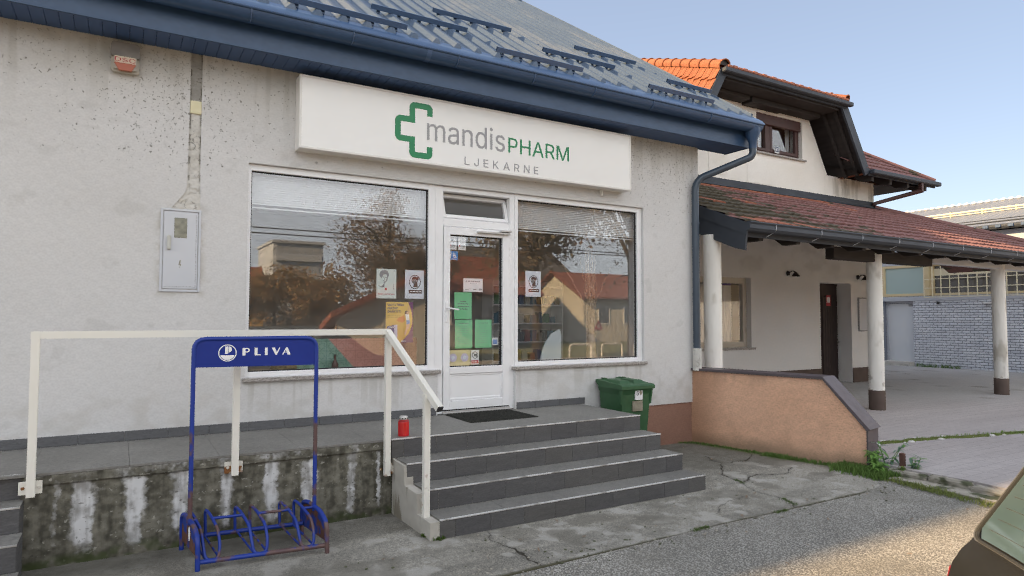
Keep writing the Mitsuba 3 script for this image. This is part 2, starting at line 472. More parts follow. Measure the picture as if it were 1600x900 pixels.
def asphalt_fn(p, n, uv):
    f1, f2, r = voronoi(p.x * 74 + 1.5 * F(p, 40), p.y * 74)
    g1, g2, q = voronoi(p.x * 33 + 5, p.y * 33 + 1.2 * F(p, 30))
    stone = smoothstep(0.60, 0.20, f1)
    c = mix((0.125, 0.117, 0.104), mix((0.155, 0.147, 0.131), (0.42, 0.40, 0.36), r), stone)
    c = mix(c, mix((0.16, 0.15, 0.14), (0.48, 0.465, 0.43), q), 0.55 * smoothstep(0.40, 0.22, g1) * smoothstep(0.5, 0.6, q))
    c = c * (0.80 + 0.4 * F(p, 1.3, 4)) * (0.85 + 0.3 * F(p, 9, 3))
    return mix(c, (0.13, 0.12, 0.10), 0.35 * smoothstep(0.55, 0.72, F(p, 0.9, 4)))


def asphalt_h(p, n, uv):
    f1, f2, r = voronoi(p.x * 74, p.y * 74)
    return smoothstep(0.6, 0.15, f1) * (0.5 + 0.5 * r)


mat('asphalt', asphalt_fn, 0.9, 0.25, bump=asphalt_h, bscale=0.003, eps=2e-3)


def yard_fn(p, n, uv):
    c = mix((0.285, 0.255, 0.245), (0.365, 0.335, 0.325), fbm(p.x * 0.5, p.y * 1.4, 0.0, 4))
    streak = fbm(p.x * 0.9, p.y * 9 + 0.5 * p.x, 2.0, 3)
    c = c * (0.90 + 0.2 * streak)
    far = smoothstep(11.0, 19.0, p.x + 2.2 * p.y + 2 * (F(p, 0.6) - 0.5))
    c = mix(c, mix((0.27, 0.265, 0.26), (0.34, 0.335, 0.33), F(p, 1.2, 4)), far)
    c = mix(c, (0.11, 0.10, 0.085), 0.55 * smoothstep(0.62, 0.8, F(p, 1.7, 4)) * far)
    jx = dr.abs(p.x * 3.3 + 0.35 * p.y - dr.floor(p.x * 3.3 + 0.35 * p.y) - 0.5)
    jy = dr.abs(p.y * 6.6 - dr.floor(p.y * 6.6) - 0.5)
    j = smoothstep(0.455, 0.49, dr.maximum(jx * 0.98, jy))
    return mix(c, (0.13, 0.115, 0.105), 0.35 * j * (1 - far)) * (0.9 + 0.2 * F(p, 30, 2))


mat('yard_pavers', yard_fn, 0.8, 0.35, bump=lambda p, n, uv: fbm(p.x * 6, p.y * 22, 0.0, 3), bscale=0.006, eps=3e-3)


def kerb_fn(p, n, uv):
    c = mix((0.20, 0.18, 0.15), (0.44, 0.41, 0.35), F(p, 12, 4))
    return mix(c, (0.05, 0.06, 0.025), 0.85 * smoothstep(0.5, 0.66, F(p, 7, 4)))


mat('kerb_stone', kerb_fn, 0.95, 0.2, bump=lambda p, n, uv: F(p, 22, 4), bscale=0.05, eps=3e-3)


def terracotta_fn(p, n, uv):
    c = mix((0.64, 0.378, 0.248), (0.74, 0.465, 0.320), F(p, 1.6, 4))
    g = F(p, 75, 2)
    c = c * (0.76 + 0.48 * g) * (0.92 + 0.16 * F(p, 9, 3))
    c = mix(c, (0.38, 0.24, 0.165), 0.45 * smoothstep(0.75, 1.0, p.z) * smoothstep(0.5, 0.7, fbm(p.y * 8, 0.0, p.z * 0.8, 3)))
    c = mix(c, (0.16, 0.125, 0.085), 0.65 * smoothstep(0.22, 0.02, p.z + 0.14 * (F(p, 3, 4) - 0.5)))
    c = mix(c, (0.27, 0.145, 0.085), 0.6 * smoothstep(-0.55, -0.05, p.y + 0.1 * (F(p, 5) - 0.5)))
    return mix(c, (0.25, 0.15, 0.09), 0.3 * smoothstep(0.55, 0.75, fbm(p.x * 3, p.y * 3, p.z * 0.6, 4)))


mat('terracotta_render', terracotta_fn, 0.95, 0.2, bump=lambda p, n, uv: F(p, 80, 2), bscale=0.010, eps=2e-3)
mat('plinth_render', lambda p, n, uv: mix((0.24, 0.135, 0.10), (0.31, 0.18, 0.135), F(p, 2.4, 4)) * (0.8 + 0.4 * F(p, 75, 2)), 0.95, 0.2, bump=lambda p, n, uv: F(p, 80, 2), bscale=0.008, eps=2e-3)
mat('capping_sheet', lambda p, n, uv: mix((0.060, 0.047, 0.052), (0.105, 0.085, 0.092), F(p, 3.5, 4)) * (0.9 + 0.2 * F(p, 30, 2)), lambda p, n, uv: 0.30 + 0.3 * F(p, 5), 0.5)


def roof_metal(p, n, uv):
    c = mix((0.070, 0.100, 0.150), (0.092, 0.125, 0.175), F(p, 1.4, 3))
    return mix(c, (0.40, 0.37, 0.32), 0.10 * smoothstep(0.5, 0.8, fbm(p.x * 2, p.y * 1.1, 0.0, 4)))


mat('roof_sheet', roof_metal, 0.45, 0.2)
mat('blue_metal', lambda p, n, uv: mix((0.022, 0.052, 0.115), (0.036, 0.076, 0.150), fbm(p.x * 2.5, p.y * 9, p.z * 9, 4)) * (0.88 + 0.24 * F(p, 14, 3)), 0.38, 0.5)
mat('blue_metal_gloss', lambda p, n, uv: mix((0.042, 0.082, 0.165), (0.058, 0.105, 0.195), F(p, 3)), 0.28, 0.6)
mat('soffit_metal', (0.045, 0.085, 0.18), 0.5, 0.3)
mat('pipe_metal', lambda p, n, uv: mix((0.032, 0.048, 0.070), (0.046, 0.066, 0.092), F(p, 6)), 0.3, 0.5)
mat('anthracite', lambda p, n, uv: mix((0.030, 0.036, 0.046), (0.058, 0.066, 0.080), F(p, 3, 4)), 0.6, 0.3)
mat('dark_wood', lambda p, n, uv: mix((0.022, 0.019, 0.019), (0.050, 0.043, 0.040), fbm(p.x * 3, p.y * 3, p.z * 20, 3)), 0.7, 0.3)
mat('brown_wood', lambda p, n, uv: mix((0.050, 0.024, 0.022), (0.090, 0.044, 0.038), fbm(p.x * 5, p.y * 5, p.z * 5, 3)), 0.5, 0.4)
mat('white_pvc', lambda p, n, uv: mix((0.70, 0.705, 0.71), (0.76, 0.76, 0.765), F(p, 2)), 0.32, 0.5)
mat('cream_pvc', lambda p, n, uv: mix((0.50, 0.45, 0.37), (0.58, 0.53, 0.45), F(p, 3)), 0.45, 0.4)
mat('rubber_seal', (0.02, 0.02, 0.021), 0.6, 0.3)
mat('light_face', lambda p, n, uv: mix((0.735, 0.73, 0.705), (0.775, 0.77, 0.75), F(p, 1.2, 3)), 0.3, 0.5)
mat('sign_edge', lambda p, n, uv: mix((0.62, 0.60, 0.56), (0.70, 0.685, 0.65), F(p, 6, 3)), 0.35, 0.5)
mat('sign_green', (0.008, 0.185, 0.068), 0.4)
mat('sign_grey', (0.28, 0.28, 0.285), 0.4)
mat('granite', lambda p, n, uv: mix(mix((0.16, 0.145, 0.135), (0.40, 0.375, 0.35), smoothstep(0.3, 0.7, N(p, 130))), (0.55, 0.52, 0.49), 0.5 * smoothstep(0.6, 0.8, N(p, 90, 4))), 0.45, 0.4)


def rail_paint(p, n, uv):
    c = mix((0.66, 0.64, 0.57), (0.72, 0.705, 0.65), F(p, 4))
    rust = smoothstep(0.62, 0.72, F(p, 17, 4)) * smoothstep(0.62, 0.40, p.z)
    return mix(c, (0.23, 0.11, 0.045), 0.6 * rust)


mat('rail_paint', rail_paint, 0.42, 0.5)
mat('rusty_white', lambda p, n, uv: mix((0.60, 0.58, 0.52), (0.20, 0.085, 0.030), smoothstep(0.42, 0.6, F(p, 22, 4))), 0.7, 0.3)
mat('black_plastic', (0.025, 0.025, 0.026), 0.5, 0.4)


def rack_paint(p, n, uv):
    c = mix((0.010, 0.030, 0.210), (0.018, 0.045, 0.265), F(p, 5))
    r = smoothstep(0.50, 0.60, fbm(p.x * 9, p.y * 9, p.z * 5, 4) - 0.02 * smoothstep(0.75, 0.35, p.z) - 0.16 * smoothstep(0.8, 1.2, p.z))
    return mix(c, mix((0.080, 0.045, 0.026), (0.155, 0.088, 0.048), F(p, 30)), 0.88 * r)


mat('rack_paint', rack_paint, 0.38, 0.35)
mat('rack_blue', lambda p, n, uv: mix((0.006, 0.022, 0.190), (0.009, 0.028, 0.225), F(p, 3)), 0.42, 0.3)
mat('rack_rust', lambda p, n, uv: mix(mix((0.06, 0.028, 0.022), (0.13, 0.062, 0.042), F(p, 25, 3)), (0.015, 0.035, 0.20), smoothstep(0.44, 0.56, F(p, 8, 4))), 0.65, 0.4)
mat('print_white', (0.74, 0.74, 0.74), 0.5, 0.4)
mat('bin_green', lambda p, n, uv: mix((0.022, 0.075, 0.030), (0.036, 0.105, 0.044), F(p, 4, 4)) * (0.85 + 0.3 * F(p, 22, 3)), lambda p, n, uv: 0.36 + 0.2 * F(p, 9), 0.5)
mat('dirty_label', lambda p, n, uv: mix((0.12, 0.11, 0.075), (0.32, 0.29, 0.22), F(p, 26, 4)), 0.7)
mat('paper', (0.70, 0.70, 0.70), 0.7, 0.3)
mat('paper_cool', (0.62, 0.66, 0.72), 0.7, 0.3)
mat('paper_mint', (0.60, 0.66, 0.63), 0.7, 0.3)
mat('paper_green', lambda p, n, uv: mix((0.19, 0.50, 0.27), (0.23, 0.56, 0.31), F(p, 5)), 0.7, 0.3)
mat('ink', (0.05, 0.05, 0.055), 0.7)
mat('ink_grey', (0.28, 0.28, 0.29), 0.7)
mat('ink_mid', (0.16, 0.16, 0.165), 0.7)
mat('ink_red', (0.42, 0.035, 0.05), 0.6)
mat('ink_brown', (0.075, 0.035, 0.035), 0.6)
mat('poster_yellow', lambda p, n, uv: mix((0.56, 0.34, 0.07), (0.66, 0.47, 0.13), smoothstep(1.5, 1.85, p.z)), 0.6)
mat('poster_purple', (0.14, 0.03, 0.13), 0.6)
mat('poster_violet', (0.055, 0.035, 0.16), 0.6)
mat('poster_orange', (0.62, 0.25, 0.08), 0.6)
mat('print_skin', (0.60, 0.38, 0.28), 0.6)
mat('print_blue', (0.20, 0.30, 0.55), 0.6)
mat('sticker_blue', (0.02, 0.19, 0.50), 0.5)
mat('sticker_cream', (0.58, 0.52, 0.30), 0.6)
mat('sticker_lilac', (0.55, 0.50, 0.62), 0.6)
mat('candle_red', (0.52, 0.008, 0.010), 0.16, 0.6, cc=0.6)
mat('candle_wax', (0.30, 0.010, 0.012), 0.4)
mat('tin', (0.55, 0.54, 0.52), 0.32, 0.5, 0.7)
mat('mat_rubber', lambda p, n, uv: mix((0.018, 0.018, 0.016), (0.050, 0.049, 0.042), N(p, 60)), 0.85, 0.3, bump=lambda p, n, uv: dr.abs(dr.sin(p.x * 190)) + dr.abs(dr.sin(p.y * 190)), bscale=0.004)
mat('meter_paint', lambda p, n, uv: mix((0.47, 0.485, 0.52), (0.53, 0.545, 0.57), F(p, 2, 4)), 0.4, 0.5)
mat('meter_handle', (0.46, 0.46, 0.42), 0.5)
mat('meter_window', lambda p, n, uv: mix((0.10, 0.10, 0.07), (0.34, 0.33, 0.26), F(p, 22, 4)), 0.3)
mat('siren_grey', lambda p, n, uv: mix((0.13, 0.12, 0.11), (0.24, 0.22, 0.20), F(p, 12, 4)), 0.6)
mat('siren_body', lambda p, n, uv: mix((0.33, 0.30, 0.25), (0.42, 0.39, 0.33), F(p, 12, 4)), 0.6)
mat('siren_cream', (0.58, 0.50, 0.38), 0.5)
mat('siren_orange', (0.36, 0.085, 0.035), 0.35)
scene['m_glass'] = {'type': 'thindielectric', 'int_ior': 1.95}
scene['m_plain_glass'] = {'type': 'thindielectric', 'int_ior': 1.3}
scene['m_house_glass'] = {'type': 'thindielectric', 'int_ior': 1.7}
mat('car_glass', (0.075, 0.12, 0.135), 0.04, 0.8, 0.28)
mat('dark_pane', (0.06, 0.065, 0.07), 0.06, 0.9)
mat('room_white', (0.66, 0.65, 0.62), 0.9)
mat('room_dark', (0.10, 0.095, 0.09), 0.8)
mat('room_floor', (0.16, 0.14, 0.12), 0.5)
mat('blind_white', (0.62, 0.63, 0.63), 0.5)

# ------------------------------------------------------------------ the setting: ground, apron, yard, kerb
structure('ground', quadgrid(V([[[-250, -250, 0], [-250, 250, 0]], [[250, -250, 0], [250, 250, 0]]], float)), 'asphalt', 'coarse grey asphalt of the street and forecourt, sunlit at the near corner')
WALL_A, WALL_B = V([6.905, 0.0]), V([7.323, -2.245])           # left face of the terracotta wall at ground level
apron = Polygon([(-6, -2.79), (-0.5, -2.83), (2.46, -2.80), (4.2, -2.76), (6.3, -2.79), (6.75, -2.72), (7.25, -2.30), (7.0, -0.5), (7.0, 0.2), (-6, 0.2)])
structure('pavement', ex_xy(apron, -0.05, 0.006), 'apron_concrete', 'worn cracked concrete apron along the foot of the shop steps')
yard = Polygon([(7.40, -2.2), (7.32, -2.75), (7.36, -3.3), (7.30, -3.7), (7.22, -9.0), (70, -9.0), (70, 40), (7.2, 40), (7.2, 0.0)])
structure('yard_pavement', ex_xy(yard, -0.05, 0.10), 'yard_pavers', 'pinkish grey paved yard under and in front of the porch columns')
kp = []
for i in range(15):
    y = -2.50 - i * 0.42
    x = 7.27 + 0.025 * math.sin(i * 2.1) - 0.01 * i
    kp.append(cb(x - 0.02, 7.36, y - 0.405, y, -0.04, 0.082 + 0.012 * math.sin(i * 1.7), 0.02))
ledge = Polygon([(7.06, -2.62), (7.34, -2.55), (7.34, -9.0), (6.86, -9.0), (6.98, -3.8)])
structure('kerb', join(kp + [ex_xy(ledge, -0.04, 0.028)]), 'kerb_stone', 'broken mossy stone kerb at the edge of the paved yard')

# ------------------------------------------------------------------ the pharmacy
PH = thing('pharmacy_building', 'white rendered pharmacy with blue sheet metal roof and wide shop windows', 'shop')
XL, XR = -9.0, 7.065
face = Polygon([(XL, 0.3), (4.9, 0.3), (4.9, 0.556), (XR, 0.556), (XR, 4.40), (XL, 4.40)])
opening = shapely.union_all([sbox(1.013, 1.155, 6.018, 3.216), sbox(3.005, 0.60, 4.005, 2.0)])
chase = Polygon([(0.497, 4.38), (0.592, 4.38), (0.594, 3.1), (0.60, 2.715), (0.36, 2.715), (0.42, 2.80), (0.45, 2.84), (0.47, 2.87), (0.485, 2.95), (0.488, 3.2), (0.492, 3.6)])
add(PH, 'wall', ex_xz(face.difference(opening).difference(chase), 0.0, 0.30), 'plaster', label='rough white render, mould specked below the eave')
add(PH, 'side_wall', ex_yz(Polygon([(0.30, 0.0), (12.0, 0.0), (12.0, 4.85), (6.0, 8.9), (0.30, 4.98)]), XR - 0.3, XR), 'plaster')
add(PH, 'side_wall', ex_yz(Polygon([(0.30, 0.0), (12.0, 0.0), (12.0, 4.85), (6.0, 8.9), (0.30, 4.98)]), XL, XL + 0.3), 'plaster')
add(PH, 'back_wall', bx(XL + 0.3, XR - 0.3, 11.7, 12.0, 0, 4.8), 'plaster')
add(PH, 'plinth', bx(4.9, XR - 0.012, 0.016, 0.29, -0.05, 0.556), 'plinth_render', label='brown rendered plinth beside the bin')
ch = trimesh.creation.extrude_polygon(chase.buffer(0.004), 0.01, engine='earcut')
g = []
for x in np.linspace(0.34, 0.61, 14):
    g.append([[x, 0.016 + 0.012 * meshkit.noise(V([x * 30, 1, z * 16]), 3) - (0.012 if z < 3.0 else 0), z] for z in np.linspace(2.69, 4.39, 70)])
add(PH, 'cable_chase', quadgrid(V(g)), 'cement', smooth=True, label='rough cement filled cable chase running down to the meter box')
add(PH, 'chase_patch', cb(0.497, 0.592, 0.004, 0.03, 3.615, 3.735, 0.003), 'fresh_patch', label='yellowish filler patch in the cable chase')

# eave: soffit boards, fascia, gutter, brackets, end
for i, x in enumerate(np.arange(-2.2, 7.68, 0.1)):
    add(PH, 'soffit_board', cb(x + 0.0012, min(x + 0.0988, 7.68), -0.372, 0.004, 4.176, 4.192, 0.003), 'soffit_metal')
add(PH, 'soffit', bx(XL, -2.2, -0.372, 0.004, 4.176, 4.192), 'soffit_metal')
add(PH, 'fascia', join([cb(XL, 7.69, -0.392, -0.374, 4.168, 4.44, 0.004), cb(XL, 7.69, -0.400, -0.394, 4.168, 4.182, 0.002)]), 'blue_metal')
ga = np.linspace(math.radians(180), math.radians(360), 13)
gp = [(-0.505 + 0.098 * math.cos(a), 4.455 + 0.092 * math.sin(a)) for a in ga]
lipc = [(-0.603 + 0.011 * math.cos(a) - 0.004, 4.458 + 0.011 * math.sin(a)) for a in np.linspace(0, 2 * math.pi, 9)[:-1]]
gm = [quadgrid(V([[[x, y, z] for y, z in gp] for x in (XL, 7.74)])), tube([(XL, -0.607, 4.46), (7.74, -0.607, 4.46)], 0.012, 8)]
gm.append(ex_yz(Polygon(gp), 7.738, 7.742))
add(PH, 'gutter', join(gm), 'blue_metal', smooth=40, label='dark blue half round eave gutter')
add(PH, 'gutter_seam', join([quadgrid(V([[[x, -0.505 + (y + 0.505) * 1.03, 4.455 + (z - 4.455) * 1.03] for y, z in gp] for x in (xx, xx + 0.05)])) for xx in (2.6,)]), 'blue_metal_gloss', smooth=40)
for x in (0.0, 0.92, 1.84, 2.95, 3.9, 4.75, 5.67, 6.7):
    pts = [(x, -0.505 + 0.102 * math.cos(a), 4.455 + 0.098 * math.sin(a)) for a in np.linspace(math.radians(182), math.radians(262), 8)]
    add(PH, 'gutter_bracket', tube(pts, 0.005, 6), 'blue_metal_gloss')
# flashing between roof sheet and gutter, a soft S
fl = [(-0.36, 4.665), (-0.43, 4.612), (-0.49, 4.578), (-0.55, 4.535), (-0.596, 4.485), (-0.600, 4.470)]
add(PH, 'eave_flashing', quadgrid(V([[[x, y, z] for y, z in fl] for x in (XL, 7.78)])), 'blue_metal_gloss', smooth=True, label='blue folded flashing above the gutter')
K0, SL = 4.905, 0.69                                            # roof plane: z = K0 + SL * y
prof = [(0, 0), (0.098, 0), (0.160, 0.046), (0.196, 0.046), (0.226, 0.0)]
xs, hs = [], []
x = XL
while x < 7.69:
    for dx, h in prof:
        if x + dx < 7.72:
            xs.append(x + dx); hs.append(h)
    x += 0.247
ys = [-0.45, -0.40, 0.6, 1.6, 2.6, 3.6, 4.8, 6.02]
nl = V([0, -SL, 1]) / math.hypot(SL, 1)
P = V([[[x, y + nl[1] * h * (y > -.44), K0 + SL * y + nl[2] * h * (y > -.44) - .004 * (y < -.44)] for y in ys] for x, h in zip(xs, hs)])
add(PH, 'roof', quadgrid(P), 'roof_sheet', label='ribbed blue grey sheet metal roof slope')
Pb = P.copy(); Pb[:, :, 1] = 12.04 - Pb[:, :, 1]
add(PH, 'roof', quadgrid(Pb[:, ::-1]), 'roof_sheet')
add(PH, 'roof_underlay', quadgrid(V([[[XL, -0.38, K0 - 0.06 - SL * .38], [XL, 6.02, K0 - 0.06 + SL * 6.02]], [[7.69, -0.38, K0 - 0.06 - SL * .38], [7.69, 6.02, K0 - 0.06 + SL * 6.02]]])), 'soffit_metal')
add(PH, 'ridge_cap', tube([(XL, 6.02, K0 + SL * 6.02 + 0.02), (7.72, 6.02, K0 + SL * 6.02 + 0.02)], 0.09, 10), 'roof_sheet')
vb = Polygon([(-0.39, 4.17), (-0.39, 4.62), (6.02, K0 + SL * 6.02 + 0.02), (12.4, 4.62), (12.4, 4.3), (6.02, K0 + SL * 6.02 - 0.24), (0.06, 4.60), (0.06, 4.17)])
add(PH, 'verge_board', ex_yz(vb, 7.68, 7.70), 'blue_metal', label='blue verge board on the gable end')
add(PH, 'verge_trim', tube([(7.715, -0.42, K0 - SL * 0.42 + 0.025), (7.715, 6.02, K0 + SL * 6.02 + 0.025)], 0.022, square=True), 'roof_sheet')
add(PH, 'verge_soffit', quadgrid(V([[[XR, 0.0, 4.62], [XR, 6.0, K0 + SL * 6 - 0.22]], [[7.68, 0.0, 4.62], [7.68, 6.0, K0 + SL * 6 - 0.22]]])), 'soffit_metal')
add(PH, 'soffit', cb(XR + 0.002, 7.68, 0.006, 0.06, 4.176, 4.192, 0.003), 'soffit_metal')
for y, x0s in ((-0.36, (-0.98, 1.26, 3.51, 5.76)), (0.33, (0.05, 2.30, 4.58, 6.75)), (1.15, (-0.6, 1.15, 3.40, 5.69))):
    for x0 in x0s:
        x1 = min(x0 + 1.19, 7.66)
        z = K0 + SL * y
        v = []
        for xx in (x0, x1):
            v.append([[xx, y + nl[1] * h + t * 0.81, z + nl[2] * h + t * 0.57] for h, t in ((0.050, -0.02), (0.105, -0.02), (0.105, 0.004), (0.055, 0.004), (0.055, 0.04), (0.050, 0.04))])
        m = [quadgrid(V(v))]
        for xx in np.arange(x0 + 0.09, x1, 0.247):
            m.append(bx(xx - 0.02, xx + 0.02, y - 0.018, y + 0.004, z + 0.01, z + 0.075))
        add(PH, 'snow_guard', join(m), 'blue_metal_gloss')
# downpipe: hopper, offset, straight run, shoe
add(PH, 'downpipe_outlet', trimesh.Trimesh(*(lambda m: (m.vertices + V([7.63, -0.50, 0]), m.faces))(trimesh.creation.revolve(V([[0.0, 4.13], [0.052, 4.13], [0.056, 4.22], [0.10, 4.33], [0.112, 4.42]]), sections=20)), process=False), 'blue_metal', smooth=40)
pp = fillet([(7.63, -0.50, 4.18), (7.63, -0.50, 4.02), (6.925, -0.075, 3.68), (6.925, -0.075, 1.28)], 0.16, 7)
add(PH, 'downpipe', tube(pp, 0.050, 14), 'pipe_metal', smooth=50, label='blue metal downpipe with two bends at the shop corner')
for z in (3.05, 2.05):
    add(PH, 'pipe_clip', tube([(6.925, -0.075, z), (6.925, -0.075, z + 0.03)], 0.056, 14), 'pipe_metal', smooth=40)
add(PH, 'downpipe_socket', tube([(6.93, -0.075, 1.0), (6.93, -0.075, 1.31)], 0.062, 14), 'cement', smooth=40, label='grey pipe socket below the downpipe')

# shop windows and door (white plastic joinery, front faces at y = 0.04)
YF, YG = 0.040, 0.082


def shop_window(x0, x1, wl, wr, label):
    k = name_of(PH + '__window')
    add(k, 'frame', frame_xz(x0, x1, 1.155, 3.214, 0.06, YF, 0.11, wl=wl, wr=wr, wt=0.062, wb=0.05), 'white_pvc', smooth=False)
    labels[k] = {'label': label}
    add(k, 'bead', frame_xz(x0 + wl - .002, x1 - wr + .002, 1.203, 3.154, 0.012, YG - 0.014, YG + 0.02), 'rubber_seal')
    add(k, 'pane', quadgrid(V([[[x0 + wl, YG, 1.203], [x0 + wl, YG, 3.154]], [[x1 - wr, YG, 1.203], [x1 - wr, YG, 3.154]]])), 'glass')
    return k


w1 = shop_window(1.013, 2.985, 0.034, 0.082, 'wide window beside the railing, blind half drawn')
w2 = shop_window(4.020, 6.018, 0.045, 0.075, 'wide window with dry branches behind the glass')
add(w1, 'sill', cb(0.985, 3.032, -0.040, 0.06, 1.113, 1.153, 0.006), 'granite')
add(w2, 'sill', cb(3.975, 6.048, -0.040, 0.06, 1.113, 1.153, 0.006), 'granite')
dk = PH + '__door'
labels[dk] = {'label': 'white glazed shop door covered in notices'}
add(dk, 'frame', join([cb(2.987, 3.082, YF + .004, 0.12, 0.66, 3.212, .004), cb(3.948, 4.018, YF + .004, 0.12, 0.66, 3.212, .004),
                       cb(3.082, 3.948, YF + .005, 0.12, 3.156, 3.212, .004), cb(3.082, 3.948, YF + .005, 0.12, 2.762, 2.852, .004)]), 'white_pvc')
add(dk, 'leaf', frame_xz(3.088, 3.944, 0.702, 2.757, 0.076, 0.030, 0.10, wl=0.078, wr=0.094, wt=0.088, wb=0.10), 'white_pvc')
add(dk, 'rail', cb(3.166, 3.850, 0.0315, 0.10, 1.097, 1.174, .004), 'white_pvc')
add(dk, 'panel', join([cb(3.166, 3.850, 0.052, 0.09, 0.802, 1.097, .004), frame_xz(3.168, 3.848, 0.804, 1.095, 0.022, 0.042, 0.06)]), 'white_pvc')
add(dk, 'bead', frame_xz(3.164, 3.852, 1.172, 2.671, 0.011, YG - 0.022, YG + 0.02), 'rubber_seal')
add(dk, 'pane', quadgrid(V([[[3.166, YG, 1.174], [3.166, YG, 2.669]], [[3.850, YG, 1.174], [3.850, YG, 2.669]]])), 'glass')
add(dk, 'handle', join([cb(3.108, 3.136, 0.018, 0.032, 1.675, 1.912, .004), tube([(3.122, 0.025, 1.835), (3.122, -0.030, 1.835), (3.245, -0.030, 1.818)], 0.009, 8, bend=0.02), bx(3.117, 3.127, 0.014, 0.02, 1.72, 1.76)]), 'white_pvc')
add(dk, 'closer', join([cb(3.50, 3.93, -0.012, 0.028, 2.706, 2.728, .004), cb(3.80, 3.945, -0.02, 0.028, 2.735, 2.756, .004)]), 'tin')
add(dk, 'threshold', join([cb(3.082, 3.950, 0.028, 0.12, 0.662, 0.690, .004), cb(3.082, 3.950, 0.012, 0.05, 0.658, 0.672, .003)]), 'tin')
add(dk, 'gap', bx(3.085, 3.947, 0.06, 0.10, 0.690, 0.702), 'rubber_seal')
tk = PH + '__transom_window'
labels[tk] = {'label': 'small fanlight over the door tilted open'}
a = math.radians(17)
sash = frame_xz(3.085, 3.946, 0.0, 0.30, 0.040, -0.022, 0.022, wt=0.044, wb=0.044)
rot = trimesh.transformations.rotation_matrix(-a, (1, 0, 0)); sash.apply_transform(rot); sash.apply_translation((0, 0.078, 2.856))
add(tk, 'sash', sash, 'white_pvc')
pn = quadgrid(V([[[3.125, 0, 0.044], [3.125, 0, 0.256]], [[3.906, 0, 0.044], [3.906, 0, 0.256]]])); pn.apply_transform(rot); pn.apply_translation((0, 0.078, 2.856))
add(tk, 'pane', pn, 'plain_glass')
# threshold niche below the door and inside room
add(PH, 'door_step', bx(3.0, 4.01, -0.002, 0.30, 0.60, 0.656), 'grout')
room = []
RX0, RX1, RY, RZ0, RZ1 = 0.75, 6.5, 4.6, 0.655, 3.45
add(PH, 'interior_wall', join([bx(RX0 - .1, RX1 + .1, RY, RY + .1, RZ0, RZ1), bx(RX0 - .1, RX0, 0.31, RY, RZ0, RZ1), bx(RX1, RX1 + .1, 0.31, RY, RZ0, RZ1)]), 'room_white')
add(PH, 'interior_floor', bx(RX0 - .1, RX1 + .1, 0.301, RY, RZ0 - .1, RZ0), 'room_floor')
add(PH, 'interior_ceiling', bx(RX0 - .1, RX1 + .1, 0.301, RY, RZ1, RZ1 + .1), 'room_white')
# skirting tiles along the foot of the shop wall
sx = [-9 + i * 0.335 for i in range(36)] + [2.985]
sx = [q for q in sx if q < 2.97] + [2.985]
for a0, a1 in zip(sx, sx[1:]):
    if a1 > -2.5:
        add(PH + '__skirting', 'tile', cb(a0 + .002, a1 - .002, -0.014, -0.001, 0.658, 0.741, .002), 'skirting_tile')
for a0, a1 in ((4.02, 4.28), (4.284, 4.62), (4.624, 5.015)):
    add(PH + '__skirting', 'tile', cb(a0, a1, -0.014, -0.001, 0.658, 0.735, .002), 'skirting_tile')

# ------------------------------------------------------------------ terrace, entrance steps, side steps
TE = thing('entrance_terrace', 'raised tiled terrace on a streaked concrete wall below the shop window', 'terrace')
add(TE, 'wall', ex_xz(sbox(-0.56, -0.05, 2.085, 0.640), -1.075, -0.9), 'streaked_concrete', label='concrete wall with black algae bands')
add(TE, 'slab_edge', cb(-0.545, 2.075, -1.094, -0.9, 0.565, 0.642, 0.012), 'streaked_concrete')
add(TE, 'core', bx(-9, 4.94, -0.90, -0.001, -0.05, 0.638), 'grout')
fx = [-9 + 0.605 * i for i in range(23)] + [4.955]
fx = [q for q in fx if q < 4.9] + [4.955]
for a0, a1 in zip(fx, fx[1:]):
    if a1 > -2.2:
        for b0, b1 in ((-1.092, -0.785), (-0.783, -0.477), (-0.475, -0.169), (-0.167, -0.016)):
            add(TE + '__floor', 'tile', cb(a0 + .001, a1 - .001, b0, b1, 0.638, 0.655, .0008), 'floor_tile')
ST = thing('entrance_steps', 'four grey tiled steps with pale edge trims leading up to the shop door', 'steps')
XS0 = [2.072, 2.108, 2.165, 2.165]; XS1 = [4.960, 5.000, 5.042, 5.081]
ZS = [0.655, 0.488, 0.321, 0.154]; YS = [-1.094, -1.369, -1.644, -1.919]
